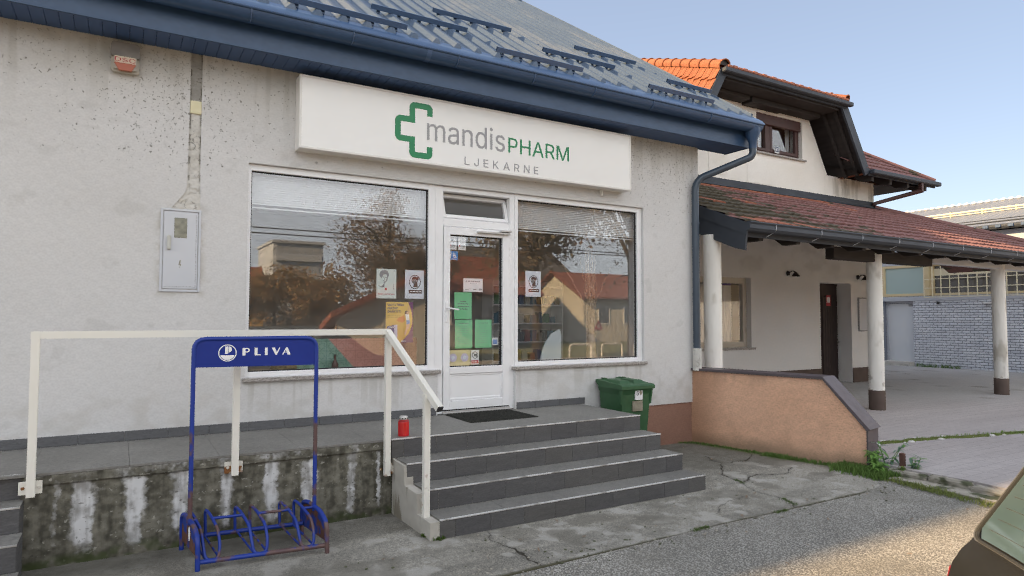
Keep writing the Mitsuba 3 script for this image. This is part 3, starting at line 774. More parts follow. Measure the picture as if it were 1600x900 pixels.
for i in range(4):
    if i:
        add(ST, 'core', bx(XS0[i] + 0.02, XS1[i] - 0.012, YS[i] + 0.0045, YS[i - 1] + 0.008, -0.04, ZS[i] - 0.012), 'stair_concrete')
    else:
        add(ST, 'core', bx(XS0[0] + 0.016, XS1[0] - 0.012, YS[0] + 0.0045, -0.89, -0.04, 0.636), 'stair_concrete')
    # riser tiles
    z1, z0 = ZS[i] - 0.012, (ZS[i + 1] if i < 3 else -0.02)
    x = XS0[i] + (0.11 if i % 2 == 0 else 0.135); cuts = [XS0[i]]
    while x < XS1[i] - 0.06:
        cuts.append(x); x += 0.318
    cuts.append(XS1[i])
    for j, (a0, a1) in enumerate(zip(cuts, cuts[1:])):
        m = rng.choice(['riser_tile', 'riser_tile', 'riser_tile_warm', 'riser_tile_dark'])
        o = rng.uniform(-.0012, .0012)
        add(ST + '__riser', 'tile', cb(a0 + .0014, a1 - .0014, YS[i] + o, YS[i] + 0.011 + o, z0 + .001, z1, .0012), m)
    for j, zz in enumerate(np.linspace(0, 1, 2)[:1]):
        add(ST + '__riser', 'tile', cb(XS1[i] - 0.011, XS1[i], YS[i] + 0.012, (YS[i - 1] if i else -0.04) + 0.010, z0 + .001, z1, .0015), 'riser_tile')
    if i == 0:
        pass
    else:
        cuts = [XS0[i]] + [q for q in np.arange(XS0[i] + 0.27 + 0.11 * i, XS1[i] - 0.1, 0.64)] + [XS1[i]]
        for a0, a1 in zip(cuts, cuts[1:]):
            add(ST + '__tread', 'tile', cb(a0 + .002, a1 - .002, YS[i] + 0.004, YS[i - 1] + 0.010, ZS[i] - 0.010, ZS[i] - 0.001, .0015), 'floor_tile')
    add(ST, 'edge_trim', cb(XS0[i] - .001, XS1[i] + .001, YS[i] - 0.004, YS[i] + 0.010, ZS[i] - 0.011, ZS[i] + 0.0015, .002), 'edge_trim')
# rough concrete cheek on the open side of the steps
ck = Polygon([(-1.085, -0.05), (-1.085, 0.48), (-1.36, 0.47), (-1.375, 0.31), (-1.64, 0.30), (-1.655, 0.143), (-1.915, 0.140), (-1.915, -0.05)])
cm = ex_yz(ck, 2.085, 2.165)
add(ST, 'cheek', cm, 'stair_concrete', label='rough unclad concrete side of the steps')
S2 = thing('side_steps', 'dark tiled steps at the far end of the terrace, only their ends in view', 'steps')
for i, (xr, ye, z) in enumerate(((-0.552, -1.05, 0.655), (-0.540, -1.28, 0.488), (-0.522, -1.55, 0.321), (-0.506, -1.84, 0.154))):
    zb = (0.488, 0.321, 0.154, -0.02)[i]
    yb = (-0.80, -1.05, -1.28, -1.55)[i]
    add(S2, 'core', bx(-2.6, xr - 0.012, ye + 0.012, yb + 0.008, -0.04, z - 0.012), 'grout')
    for a0, a1 in ((-0.86, xr), (-1.19, -0.862), (-1.52, -1.192), (-1.85, -1.522), (-2.2, -1.852), (-2.6, -2.202)):
        add(S2 + '__riser', 'tile', cb(a0 + .002, a1 - .002, ye, ye + 0.011, zb, z - 0.011, .0015), rng.choice(['riser_tile', 'riser_tile_dark']))
    if i:
        for a0, a1 in ((-1.15, xr), (-1.76, -1.152), (-2.6, -1.762)):
            add(S2 + '__tread', 'tile', cb(a0 + .002, a1 - .002, ye + .004, yb + .010, z - 0.010, z - 0.001, .0015), 'floor_tile')
    add(S2, 'edge_trim', cb(-2.6, xr + .001, ye - 0.004, ye + 0.010, z - 0.011, z + 0.0015, .002), 'edge_trim')
    add(S2 + '__side', 'tile', cb(xr - 0.011, xr, ye + 0.012, yb + 0.010, -0.02, z - 0.011, .0015), 'riser_tile_dark')

# ------------------------------------------------------------------ light box sign
SG = thing('shop_sign', 'long white light box sign with green half cross and pharmacy lettering', 'sign')
GX0, GX1, GZ0, GZ1 = 1.436, 5.653, 3.377, 4.108
add(SG, 'case', bx(GX0 + .004, GX1 - .004, -0.168, -0.003, GZ0 + .004, GZ1 - .004), 'sign_edge')
add(SG, 'frame', frame_xz(GX0, GX1, GZ0, GZ1, 0.024, -0.186, -0.150), 'sign_edge')
add(SG, 'face', bx(GX0 + .02, GX1 - .02, -0.180, -0.167, GZ0 + .02, GZ1 - .02), 'light_face')
add(SG, 'bracket', cb(5.27, 5.285, -0.06, 0.002, 3.30, 3.38, .003), 'sign_edge')
YS_ = -0.1805
# half cross: one thick line, outer corners rounded
HW = 0.0315
R_, M_, L_, zt, za, zb_, zl = 2.812, 2.609, 2.449, 3.999, 3.837, 3.625, 3.463
cross = LineString([(R_, 3.90), (R_, zt), (M_, zt), (M_, za), (L_, za), (L_, zb_), (M_, zb_), (M_, zl), (R_, zl), (R_, 3.566)]).buffer(HW, cap_style='flat', join_style='mitre')
for x_, z_, sx_, sz_ in ((R_, zt, 1, 1), (M_, zt, -1, 1), (L_, za, -1, 1), (L_, zb_, -1, -1), (M_, zl, -1, -1), (R_, zl, 1, -1)):
    ox, oz, r_ = x_ + sx_ * HW, z_ + sz_ * HW, 0.062
    corner = sbox(min(ox, ox - sx_ * r_), min(oz, oz - sz_ * r_), max(ox, ox - sx_ * r_), max(oz, oz - sz_ * r_))
    cross = cross.difference(corner.buffer(.0001).difference(Point(ox - sx_ * r_, oz - sz_ * r_).buffer(r_, 16)))
add(SG, 'half_cross', ex_xz(cross, YS_ - .003, YS_ + .001), 'sign_green', label='green open half cross emblem')


def fit_text(s_, x0, x1, z0, z1, y, **kw):
    m = text_xz(s_, z1 - z0, 0, 0, y, **kw)
    v = V(m.vertices)
    v[:, 0] = x0 + (v[:, 0] - v[:, 0].min()) / np.ptp(v[:, 0]) * (x1 - x0)
    v[:, 2] = z0 + (v[:, 2] - v[:, 2].min()) / np.ptp(v[:, 2]) * (z1 - z0)
    return trimesh.Trimesh(v, m.faces, process=False)


add_letters(SG + '__grey_lettering', fit_text('mandis', 2.781, 3.751, 3.635, 3.895, YS_, depth=0.003), 'sign_grey')
add_letters(SG + '__green_lettering', fit_text('PHARM', 3.798, 4.658, 3.638, 3.816, YS_, depth=0.003), 'sign_green')
add_letters(SG + '__small_lettering', fit_text('LJEKARNE', 3.233, 4.209, 3.428, 3.518, YS_, depth=0.003, space=0.62), 'sign_grey')

# ------------------------------------------------------------------ alarm siren, meter box
AL = thing('alarm_siren', 'weathered alarm siren box with red lettering and orange lens under the eave', 'alarm siren')
sh = Polygon([(-0.138, 3.90), (0.074, 3.875), (0.074, 4.10), (0.04, 4.135), (-0.11, 4.14), (-0.138, 4.11)])
shell = sbox(-0.136, 3.872, 0.078, 4.128).buffer(-0.03).buffer(0.03)
add(AL, 'body', join([ex_xz(shell, -0.05, 0.003), ex_xz(shell.buffer(-0.02), -0.075, -0.05)]), 'siren_body')
add(AL, 'hood', ex_xz(shell.intersection(sbox(-1, 4.005, 1, 5)).buffer(0.002), -0.079, -0.005), 'siren_grey')
add(AL, 'band', ex_xz(sbox(-0.108, 3.942, 0.05, 4.004), -0.079, -0.07), 'siren_cream')
add_letters(AL, text_xz('DSC', 0.036, -0.029, 3.956, -0.0792, wide=1.62, centre=True), 'ink_red')
add(AL, 'lens', ex_xz(Polygon([(-0.106, 3.940), (0.048, 3.940), (0.018, 3.884), (-0.074, 3.884)]).buffer(0.004), -0.088, -0.06), 'siren_orange')
MB = thing('meter_box', 'grey steel electricity meter box with small window set in the wall', 'meter box')
add(MB, 'frame', frame_xz(0.279, 0.609, 1.957, 2.712, 0.020, -0.016, 0.03), 'meter_paint')
add(MB, 'door', cb(0.303, 0.585, -0.012, 0.02, 1.984, 2.688, 0.005), 'meter_paint')
add(MB, 'viewing_window', join([ex_xz(sbox(0.395, 2.455, 0.487, 2.625).buffer(0.006), -0.0145, -0.008)]), 'meter_window')
add(MB, 'handle', cb(0.332, 0.364, -0.040, -0.008, 2.335, 2.470, 0.010), 'meter_handle')
add(MB, 'bolt_mark', ex_xz(Polygon([(0.44, 2.245), (0.428, 2.20), (0.442, 2.204), (0.434, 2.165), (0.452, 2.215), (0.439, 2.212), (0.451, 2.245)]), -0.0135, -0.0115), 'dirty_label', label='faded lightning bolt mark')
add(MB, 'groove', join([bx(0.318, 0.57, -0.0128, -0.011, 2.003, 2.006), bx(0.568, 0.571, -0.0128, -0.011, 2.003, 2.67)]), 'ink_grey')

# ------------------------------------------------------------------ paper on the glass (inside face, y about 0.09)
YP = 0.0915


def sheet(name, x0, x1, z0, z1, m, label, cat, tilt=0.0, group=None):
    k = thing(name, label, cat, group)
    add(k, 'sheet', bx(x0, x1, YP, YP + 0.0012, z0, z1), m)
    return k


def bars(k, part, rows, m, y=YP):
    add(k, part, join([bx(a0, a1, y - 0.0008, y + 0.0005, b0, b1) for a0, a1, b0, b1 in rows]), m)


def lines_of(x0, x1, z, h, n, pitch, seed):
    r = random.Random(seed); out = []
    for i in range(n):
        x, zz = x0 + r.uniform(0, .01), z - i * pitch
        while x < x1 - 0.012:
            w = r.uniform(0.010, 0.030)
            out.append((x, min(x + w, x1), zz - h, zz)); x += w + 0.007
    return out


k = sheet('portrait_poster', 2.327, 2.55, 1.935, 2.252, 'paper_mint', 'pale poster with a grey portrait of a woman resting her head', 'poster')
hx, hz = 2.415, 2.155
face_ = affinity.rotate(affinity.scale(Point(hx, hz).buffer(0.045), 0.86, 1.25), -14)
hair = affinity.rotate(affinity.scale(Point(hx - .002, hz + .035).buffer(0.052), 1.0, 1.0), -14).difference(affinity.translate(face_, 0.004, -0.016))
neck = Polygon([(2.375, 2.11), (2.345, 2.09), (2.352, 2.065), (2.385, 2.05), (2.41, 2.075), (2.43, 2.11)])
add(k, 'hair', ex_xz(hair, YP - .0012, YP), 'ink_grey')
add(k, 'face_shade', ex_xz(face_.difference(affinity.translate(face_, -0.012, 0.004)).union(neck.difference(affinity.translate(neck, -.004, .012))), YP - .0008, YP), 'ink_grey')
add(k, 'features', join([ex_xz(affinity.rotate(affinity.scale(Point(a_, b_).buffer(0.007), 1.3, .45), -10), YP - .0016, YP) for a_, b_ in ((2.400, 2.165), (2.432, 2.158))] +
    [ex_xz(affinity.scale(Point(2.408, 2.122).buffer(0.009), 1.4, .4), YP - .0016, YP), ex_xz(Polygon([(2.418, 2.16), (2.414, 2.138), (2.420, 2.139)]), YP - .0016, YP), ex_xz(Polygon([(2.378, 2.06), (2.405, 2.075), (2.42, 2.07), (2.395, 2.05)]), YP - .0016, YP)]), 'ink_mid')
add(k, 'seal', ex_xz(Point(2.433, 2.035).buffer(0.012), YP - .001, YP), 'ink_red')
bars(k, 'print', lines_of(2.345, 2.53, 1.985, 0.008, 1, 0.014, 1), 'ink_red')
bars(k, 'print', [(2.515, 2.535, 2.232, 2.236), (2.515, 2.519, 2.03, 2.09)], 'ink_grey')


def mask_notice(x0, z0, z1, label):
    k = sheet('mask_notice', x0, x0 + 0.224, z0, z1, 'paper_cool', label, 'notice', group='white notices with a masked head in a ring')
    c = Point(x0 + 0.116, z0 + 0.185)
    e = affinity.scale(c.buffer(0.071), 0.96, 1.1)
    add(k, 'ring', ex_xz(e.difference(e.buffer(-0.008)), YP - .001, YP), 'ink')
    head = affinity.scale(Point(x0 + 0.113, z0 + 0.205).buffer(0.036), 1.0, 1.15).union(Polygon([(x0 + .105, z0 + .18), (x0 + .143, z0 + .185), (x0 + .150, z0 + .127), (x0 + .095, z0 + .127)])).union(Point(x0 + .143, z0 + .222).buffer(.018))
    add(k, 'head', ex_xz(head.intersection(e.buffer(-.008)), YP - .001, YP), 'ink_brown')
    mk = Polygon([(x0 + .080, z0 + .200), (x0 + .125, z0 + .198), (x0 + .122, z0 + .172), (x0 + .100, z0 + .162), (x0 + .083, z0 + .178)])
    add(k, 'mask', ex_xz(mk, YP - .0016, YP), 'ink_mid')
    add(k, 'mask_strap', ex_xz(LineString([(x0 + .080, z0 + .205), (x0 + .128, z0 + .206), (x0 + .140, z0 + .192)]).buffer(.0025), YP - .002, YP), 'paper')
    add(k, 'bar', bx(x0 + .045, x0 + .198, YP - .001, YP, z0 + .058, z0 + .096), 'ink_brown')
    bars(k, 'print', lines_of(x0 + .055, x0 + .188, z0 + .084, 0.010, 1, .02, 5), 'paper', YP - .001)
    bars(k, 'print', [(x0 + .055, x0 + .062, z0 + .018, z0 + .028), (x0 + .08, x0 + .115, z0 + .018, z0 + .022)], 'ink_grey')
    return k


mask_notice(2.650, 1.936, 2.251, 'white notice with a masked head in a ring beside the portrait poster')
mask_notice(4.200, 1.985, 2.300, 'white notice with a masked head in a ring, alone in the window with the branches')
k = sheet('immunity_poster', 2.434, 2.747, 1.457, 1.898, 'poster_purple', 'yellow and purple poster of a girl in an orange cape advertising immunity', 'poster')
sun = Polygon([(2.4345, 1.8975), (2.690, 1.8975), (2.728, 1.80), (2.742, 1.71), (2.734, 1.64), (2.700, 1.56), (2.640, 1.49), (2.600, 1.4575), (2.4345, 1.4575)])
add(k, 'panel', ex_xz(sun, YP - .0008, YP), 'poster_yellow')
add(k, 'lettering', join([text_xz(s_, 0.022, 2.450, z_, YP - .0008, bold=True, depth=.0008, wide=.93) for s_, z_ in (('SAD TI TREBA', 1.855), ('SNAŽAN', 1.819), ('IMUNITET!', 1.783))]), 'poster_violet', label='violet lettering SAD TI TREBA SNAŽAN IMUNITET!')
bars(k, 'print', lines_of(2.45, 2.60, 1.748, .003, 2, .014, 8), 'ink_brown', YP - .0008)
add(k, 'cape', ex_xz(Polygon([(2.640, 1.755), (2.655, 1.70), (2.625, 1.672), (2.552, 1.695), (2.575, 1.725)]), YP - .0014, YP), 'poster_orange')
add(k, 'girl_hair', ex_xz(Point(2.672, 1.785).buffer(.020).union(Point(2.660, 1.772).buffer(.012)), YP - .0014, YP), 'ink_brown')
add(k, 'girl_skin', join([ex_xz(affinity.scale(Point(2.677, 1.782).buffer(.012), .8, 1.1), YP - .002, YP), ex_xz(LineString([(2.690, 1.765), (2.700, 1.80), (2.697, 1.845)]).buffer(.005), YP - .002, YP), ex_xz(LineString([(2.682, 1.66), (2.672, 1.60), (2.655, 1.55)]).buffer(.009).union(LineString([(2.70, 1.66), (2.692, 1.61)]).buffer(.009)), YP - .002, YP)]), 'print_skin')
add(k, 'girl_shirt', ex_xz(Polygon([(2.655, 1.768), (2.700, 1.765), (2.703, 1.70), (2.668, 1.70)]), YP - .0022, YP), 'paper')
add(k, 'girl_skirt', ex_xz(Polygon([(2.668, 1.705), (2.705, 1.705), (2.715, 1.665), (2.672, 1.655)]), YP - .0022, YP), 'print_blue')
add(k, 'pack', ex_xz(Polygon([(2.447, 1.635), (2.548, 1.652), (2.548, 1.50), (2.447, 1.48)]), YP - .0014, YP), 'poster_violet')
add(k, 'pack_side', ex_xz(Polygon([(2.530, 1.648), (2.566, 1.652), (2.566, 1.51), (2.535, 1.50)]), YP - .0016, YP), 'sticker_lilac')
add(k, 'pack_lettering', text_xz('LINEX', .016, 2.462, 1.617, YP - .0016, bold=True, depth=.0006), 'paper')
bars(k, 'print', [(2.61, 2.665, 1.469, 1.478)], 'paper', YP - .0002)

for i, (x0, lab) in enumerate(((3.174, 'small white camera surveillance sticker in the top corner of the door'), (3.292, 'small white round emblem sticker next to the camera sticker on the door'))):
    k = sheet('door_sticker', x0, x0 + .098, 2.505, 2.662, 'paper', lab, 'sticker')
    if i == 0:
        add(k, 'emblem', ex_xz(Polygon([(x0 + .028, 2.612), (x0 + .052, 2.628), (x0 + .062, 2.612), (x0 + .040, 2.598)]).union(Point(x0 + .06, 2.588).buffer(.006)), YP - .0008, YP), 'ink')
    else:
        add(k, 'emblem', ex_xz(Point(x0 + .05, 2.605).buffer(.026).difference(Point(x0 + .05, 2.605).buffer(.022)).union(LineString([(x0 + .05, 2.59), (x0 + .05, 2.615)]).buffer(.003)), YP - .0008, YP), 'ink_grey')
    add(k, 'badge', ex_xz(Point(x0 + .02, 2.553).buffer(.010), YP - .0008, YP), 'ink_red')
    bars(k, 'print', [(x0 + .034, x0 + .086, 2.550, 2.560), (x0 + .034, x0 + .078, 2.540, 2.544), (x0 + .02, x0 + .08, 2.523, 2.526)], 'ink')
    bars(k, 'print', [(x0 + .02, x0 + .08, 2.642, 2.645)], 'ink_grey')
k = sheet('access_sticker', 3.160, 3.290, 2.386, 2.487, 'sticker_blue', 'square blue accessibility sticker with white figures on the door glass', 'sticker')
fig = Point(3.190, 2.462).buffer(.007).union(Polygon([(3.178, 2.455), (3.200, 2.455), (3.206, 2.425), (3.196, 2.405), (3.184, 2.405), (3.180, 2.43)]))
wc = Point(3.246, 2.428).buffer(.019).difference(Point(3.246, 2.428).buffer(.013)).union(Point(3.238, 2.465).buffer(.006)).union(LineString([(3.238, 2.458), (3.242, 2.435), (3.262, 2.434), (3.270, 2.414)]).buffer(.004))
add(k, 'figures', ex_xz(fig.union(wc), YP - .0008, YP), 'paper')
bars(k, 'print', [(3.178, 3.272, 2.392, 2.399)], 'paper')
k = sheet('hours_notice', 3.360, 3.615, 2.027, 2.183, 'paper', 'white card with small print in the middle of the door glass', 'notice')
bars(k, 'print', lines_of(3.385, 3.59, 2.155, .012, 1, .02, 11) + lines_of(3.44, 3.54, 2.126, .004, 1, .02, 12), 'ink_grey')
bars(k, 'print', [(3.385, 3.43, 2.048, 2.056), (3.49, 3.53, 2.05, 2.062), (3.565, 3.60, 2.05, 2.068)], 'ink_grey')
for i, (x0, x1, z0, z1, lab) in enumerate(((3.247, 3.470, 1.712, 2.020, 'single green notice in the upper row on the door glass, beside the handle'),
                                           (3.257, 3.479, 1.378, 1.704, 'green notice in the lower row on the door glass, nearer to the handle'),
                                           (3.513, 3.732, 1.380, 1.706, 'green notice in the lower row on the door glass, nearer to the hinges'))):
    k = sheet('green_notice', x0, x1, z0, z1, 'paper_green', lab, 'notice')
    if i == 0:
        bars(k, 'print', lines_of(x0 + .065, x1 - .07, z1 - .10, .010, 1, .03, 20) + lines_of(x0 + .04, x1 - .04, z1 - .128, .010, 3, .030, 21), 'ink_mid')
    else:
        bars(k, 'print', lines_of(x0 + .045, x1 - .05, z1 - .035, .008, 1, .02, 30 + i), 'ink_mid')
        bars(k, 'print', lines_of(x0 + .03, x1 - .05, z1 - .075, .0035, 9, .024, 40 + i), 'ink_grey')
k = sheet('no_dogs_notice', 3.463, 3.568, 1.190, 1.357, 'paper', 'white and red notice with a barred round pictogram low on the door', 'notice')
c = Point(3.516, 1.298)
add(k, 'pictogram', ex_xz(c.buffer(.040).difference(c.buffer(.034)).union(LineString([(3.492, 1.324), (3.540, 1.272)]).buffer(.003)).union(Polygon([(3.50, 1.28), (3.505, 1.305), (3.53, 1.31), (3.537, 1.325), (3.54, 1.28), (3.53, 1.295), (3.512, 1.292)])), YP - .0008, YP), 'ink')
add(k, 'footer', bx(3.468, 3.563, YP - .0008, YP, 1.202, 1.238), 'ink_red')
bars(k, 'print', lines_of(3.478, 3.553, 1.224, .007, 1, .02, 61), 'paper', YP - .0008)
k = sheet('cream_notice', 3.171, 3.456, 1.176, 1.362, 'sticker_cream', 'cream card with two round lilac emblems in the bottom corner of the door glass', 'notice')
for x in (3.235, 3.38):
    add(k, 'emblem', ex_xz(Point(x, 1.275).buffer(.048), YP - .0008, YP), 'sticker_lilac')
    add(k, 'emblem_core', ex_xz(Point(x, 1.275).buffer(.022), YP - .0014, YP), 'paper_cool')
k = sheet('square_sticker', 3.742, 3.818, 1.408, 1.494, 'paper', 'tiny white and blue sticker beside the door hinges', 'sticker')
add(k, 'emblem', bx(3.752, 3.806, YP - .0008, YP, 1.42, 1.472), 'print_blue')

# ------------------------------------------------------------------ railing
RL = thing('handrail', 'white square tube handrail on the terrace wall, bent down beside the steps', 'railing')
YR = -1.130
add(RL, 'top_rail', tube([(-0.527, YR, 1.603), (2.025, YR, 1.603)], 0.025, square=True), 'rail_paint')
slope0, slope1 = V([2.010, YR + .0, 1.605]), V([2.165, -1.900, 1.010])
add(RL, 'sloping_rail', tube([slope0, slope1], 0.025, square=True), 'rail_paint', label='rail sloping down towards the street')
dv = (slope1 - slope0) / np.linalg.norm(slope1 - slope0)
add(RL, 'end_cap', tube([slope1 - dv * .002, slope1 + dv * 0.010], 0.0235, square=True), 'black_plastic', label='black plastic plug in the rail end')
for x, zb in ((-0.500, 0.512), (0.783, 0.505), (2.018, 0.352)):
    add(RL, 'post', bx(x - .0245, x + .0245, YR - .0245, YR + .0245, zb, 1.579), 'rail_paint')
    pz = zb + 0.055
    add(RL, 'base_plate', cb(x - 0.072 if x < 2 else x - .02, x + 0.062, -1.103, -1.0945, pz - .045, pz + .045, .003), 'rail_paint' if x < 0.5 else 'rusty_white')
    for s_ in (-.048, .045):
        add(RL, 'bolt', lathe([[0, 0], [.012, 0], [.010, .010], [0, .010]], n=6).apply_transform(trimesh.transformations.rotation_matrix(math.pi / 2, (1, 0, 0))).apply_translation((x + s_, -1.103, pz)), 'rusty_white')
p4 = V([2.122, -1.742])
zt = slope0[2] + (slope1[2] - slope0[2]) * ((p4[1] - slope0[1]) / (slope1[1] - slope0[1])) - 0.02
add(RL, 'post', bx(p4[0] - .0245, p4[0] + .0245, p4[1] - .0245, p4[1] + .0245, 0.035, zt), 'rail_paint')
add(RL, 'base_plate', join([cb(p4[0] + .0245, p4[0] + .045, p4[1] - .03, p4[1] + .10, .06, .11, .004), cb(2.03, 2.086, -1.12, -1.08, .36, .43, .004)]), 'rusty_white', label='rust eaten fixing lug')

# ------------------------------------------------------------------ bicycle rack with its sign hoop
BR = thing('bicycle_rack', 'rusty blue bicycle rack for three bikes under a tall blue sign hoop', 'bicycle rack')
O = V([0.450, -1.385, 0.0]); AX = V([0.993, -0.118, 0.0]); AX /= np.linalg.norm(AX); DP = V([0.118, -0.993, 0.0])
LEN = 0.855


def RK(a_, d_, z_):
    return O + AX * a_ + DP * d_ + V([0, 0, z_])


r_ = 0.017
for a_, nm in ((0.0, 'end'), (LEN, 'end')):
    hoop = [RK(a_, -0.235, 0.0), RK(a_, -0.235, 0.265), RK(a_, -0.10, 0.292), RK(a_, 0.16, 0.275), RK(a_, 0.275, 0.215), RK(a_, 0.285, 0.0)]
    add(BR, 'end_frame', tube(hoop, 0.0165, 12, bend=0.06), 'rack_paint', smooth=50)
    pl = [RK(a_, d_, z_) for d_, z_ in ((-0.225, 0.085), (-0.225, 0.255), (-0.10, 0.285), (0.16, 0.265), (0.265, 0.205), (0.272, 0.085))]
    m = trimesh.convex.convex_hull(V([q + AX * s_ for q in pl for s_ in (-.002, .002)]))
    add(BR, 'end_plate', m, 'rack_rust', label='rusty end plate')
em = Point(0, 0).buffer(0.034)
tr = trimesh.creation.extrude_polygon(affinity.scale(em, .8, 1.45), 0.001, engine='earcut')
v = V(tr.vertices)
add(BR, 'emblem', trimesh.Trimesh(V([RK(-0.0035 - z_, x_ + 0.03, y_ + 0.19) for x_, y_, z_ in v]), tr.faces, process=False), 'print_white', label='worn white emblem on the end plate')
add(BR, 'ground_rail', tube([RK(0.01, 0.270, 0.058), RK(LEN - .01, 0.270, 0.058)], 0.0165, 12), 'rack_paint', smooth=50)
add(BR, 'ground_rail', tube([RK(0.01, -0.19, 0.105), RK(LEN - .01, -0.19, 0.105)], 0.0165, 12), 'rack_paint', smooth=50)
loops = (0.095, 0.405, 0.725)
for c_ in loops:
    h = 0.053
    pth = [RK(c_ - h, -0.185, 0.11), RK(c_ - h, -0.205, 0.295), RK(c_ - h, -0.03, 0.285), RK(c_ - h, 0.175, 0.240), RK(c_ - h, 0.24, 0.15), RK(c_ - h + .012, 0.262, 0.062), RK(c_ + h - .012, 0.262, 0.062),
           RK(c_ + h, 0.24, 0.15), RK(c_ + h, 0.175, 0.240), RK(c_ + h, -0.03, 0.285), RK(c_ + h, -0.205, 0.295), RK(c_ + h, -0.185, 0.11)]
    add(BR, 'wheel_loop', tube(pth, 0.0108, 9, bend=0.05), 'rack_paint', smooth=50)
    for s_ in (-h + .01, h - .01):
        add(BR, 'floor_bar', tube([RK(c_ + s_, 0.262, 0.07), RK(c_ + s_, -0.19, 0.11)], 0.0075, 8), 'rack_paint', smooth=50)
for a0, a1 in ((0.01, loops[0] - .053), (loops[0] + .053, loops[1] - .053), (loops[1] + .053, loops[2] - .053), (loops[2] + .053, LEN - .01)):
    add(BR, 'link_bar', tube([RK(a0, 0.02, 0.278), RK(a1, 0.02, 0.278)], 0.0105, 9), 'rack_paint', smooth=50)
ZT = 1.570
hoop = [RK(0.0, 0.02, 0.25), RK(0.0, 0.02, ZT), RK(LEN, 0.02, ZT), RK(LEN, 0.02, 0.25)]
add(BR, 'sign_hoop', tube(hoop, 0.0155, 14, bend=0.085), 'rack_paint', smooth=50)
ps = sbox(0.004, ZT - 0.207, LEN - .004, ZT + .06).intersection(Polygon([(0, 0), (LEN, 0), (LEN, ZT - .08), (LEN - .028, ZT - .028), (LEN - .085, ZT), (.085, ZT), (.028, ZT - .028), (0, ZT - .08)]))


def on_sign(g, t0, t1, m, part, label=None, mesh=None):
    q = ext(g, 1.0) if mesh is None else mesh
    v = V(q.vertices)
    zz = v[:, 2] / max(v[:, 2].max(), 1e-9)
    P_ = V([RK(x_, 0.02 + t0 + (t1 - t0) * s_, y_) for (x_, y_, _), s_ in zip(v, zz)])
    return add(BR, part, trimesh.Trimesh(P_, q.faces, process=False), m, label=label)


on_sign(ps, -0.004, 0.004, 'rack_blue', 'sign_panel', 'royal blue sign panel')
lc = Point(0.222, ZT - 0.105)
ring = lc.buffer(0.062, 32).difference(lc.buffer(0.0555, 32))
stem = sbox(0.205, ZT - 0.112, 0.226, ZT - 0.058)
bowl = Point(0.230, ZT - 0.079).buffer(0.022).intersection(sbox(0.230, ZT - .2, 1, ZT))
hull_ = Point(0.222, ZT - 0.105).buffer(0.051).intersection(sbox(0, ZT - .3, 1, ZT - 0.121))
for g_, nm_ in ((ring, 'logo_ring'), (stem, 'logo_mast'), (bowl, 'logo_sail'), (hull_, 'logo_hull')):
    on_sign(g_, 0.004, 0.005, 'print_white', nm_)


def fat_letters():
    z0, z1 = ZT - 0.126, ZT - 0.070
    out, x = [], 0.342
    out.append(shapely.union_all([sbox(x, z0, x + .022, z1), affinity.scale(Point(x + .030, z1 - .017).buffer(.017), 1.35, 1.0).difference(affinity.scale(Point(x + .030, z1 - .017).buffer(.010), 1.2, 1.0)).intersection(sbox(x + .020, 0, 9, 9)), sbox(x + .018, z1 - .005, x + .032, z1)])); x += .088
    out.append(sbox(x, z0, x + .022, z1).union(sbox(x, z0, x + .046, z0 + .007))); x += .076
    out.append(sbox(x, z0, x + .021, z1)); x += .050
    out.append(Polygon([(x, z1), (x + .024, z1), (x + .040, z0 + .020), (x + .058, z1), (x + .066, z1), (x + .040, z0), (x + .030, z0)])); x += .079
    out.append(Polygon([(x, z0), (x + .009, z0), (x + .016, z0 + .017), (x + .036, z0 + .017), (x + .042, z0), (x + .066, z0), (x + .042, z1), (x + .030, z1)]).difference(Polygon([(x + .018, z0 + .022), (x + .034, z0 + .022), (x + .029, z0 + .036)])))
    return [affinity.scale(q, .945, 1.0, origin=(0.342, z0)) for q in out]


for g_ in fat_letters():
    on_sign(affinity.translate(g_, -0.018, 0), 0.004, 0.005, 'print_white', 'letter')

# ------------------------------------------------------------------ wheelie bin
WB = thing('wheelie_bin', 'green wheelie bin with dirty labels standing in the corner beside the steps', 'bin')
B0 = T().translate([5.41, -0.31, 0]).rotate([0, 0, 1], -3)


def hullbox(b, t, z0, z1):
    pts = [(x_, y_, z0) for x_ in (b[0], b[1]) for y_ in (b[2], b[3])] + [(x_, y_, z1) for x_ in (t[0], t[1]) for y_ in (t[2], t[3])]
    return trimesh.convex.convex_hull(V(pts, float))


add(WB, 'body', join([hullbox((-.175, .175, -.17, .19), (-.215, .215, -.225, .235), 0.05, 0.80), hullbox((-.19, .19, -.20, .21), (-.235, .235, -.25, .25), 0.74, 0.865)]), 'bin_green', tw=B0)
add(WB, 'rib', join([hullbox((-.232, -.206, -.22, -.19), (-.238, -.212, -.25, -.20), .68, .86), hullbox((.206, .232, -.22, -.19), (.212, .238, -.25, -.20), .68, .86), hullbox((.19, .236, -.1, .05), (.19, .25, -.2, .1), .72, .86)]), 'bin_green', tw=B0)
lid = join([trimesh.convex.convex_hull(V([(x_, y_, z_) for x_ in (-.25, .25) for y_, z_ in ((-.275, .868), (-.275, .905), (-.255, .922), (.20, .952), (.27, .955), (.27, .92), (.20, .868))], float)),
            hullbox((-.20, -.02, -.16, .16), (-.17, -.05, -.12, .13), .925, .962), hullbox((.02, .20, -.16, .16), (.05, .17, -.12, .13), .925, .962)])
add(WB, 'lid', lid, 'bin_green', tw=B0)
add(WB, 'handle', tube([(-.20, .25, .90), (-.20, .33, .955), (.20, .33, .955), (.20, .25, .90)], .016, 10, bend=.04), 'bin_green', tw=B0)
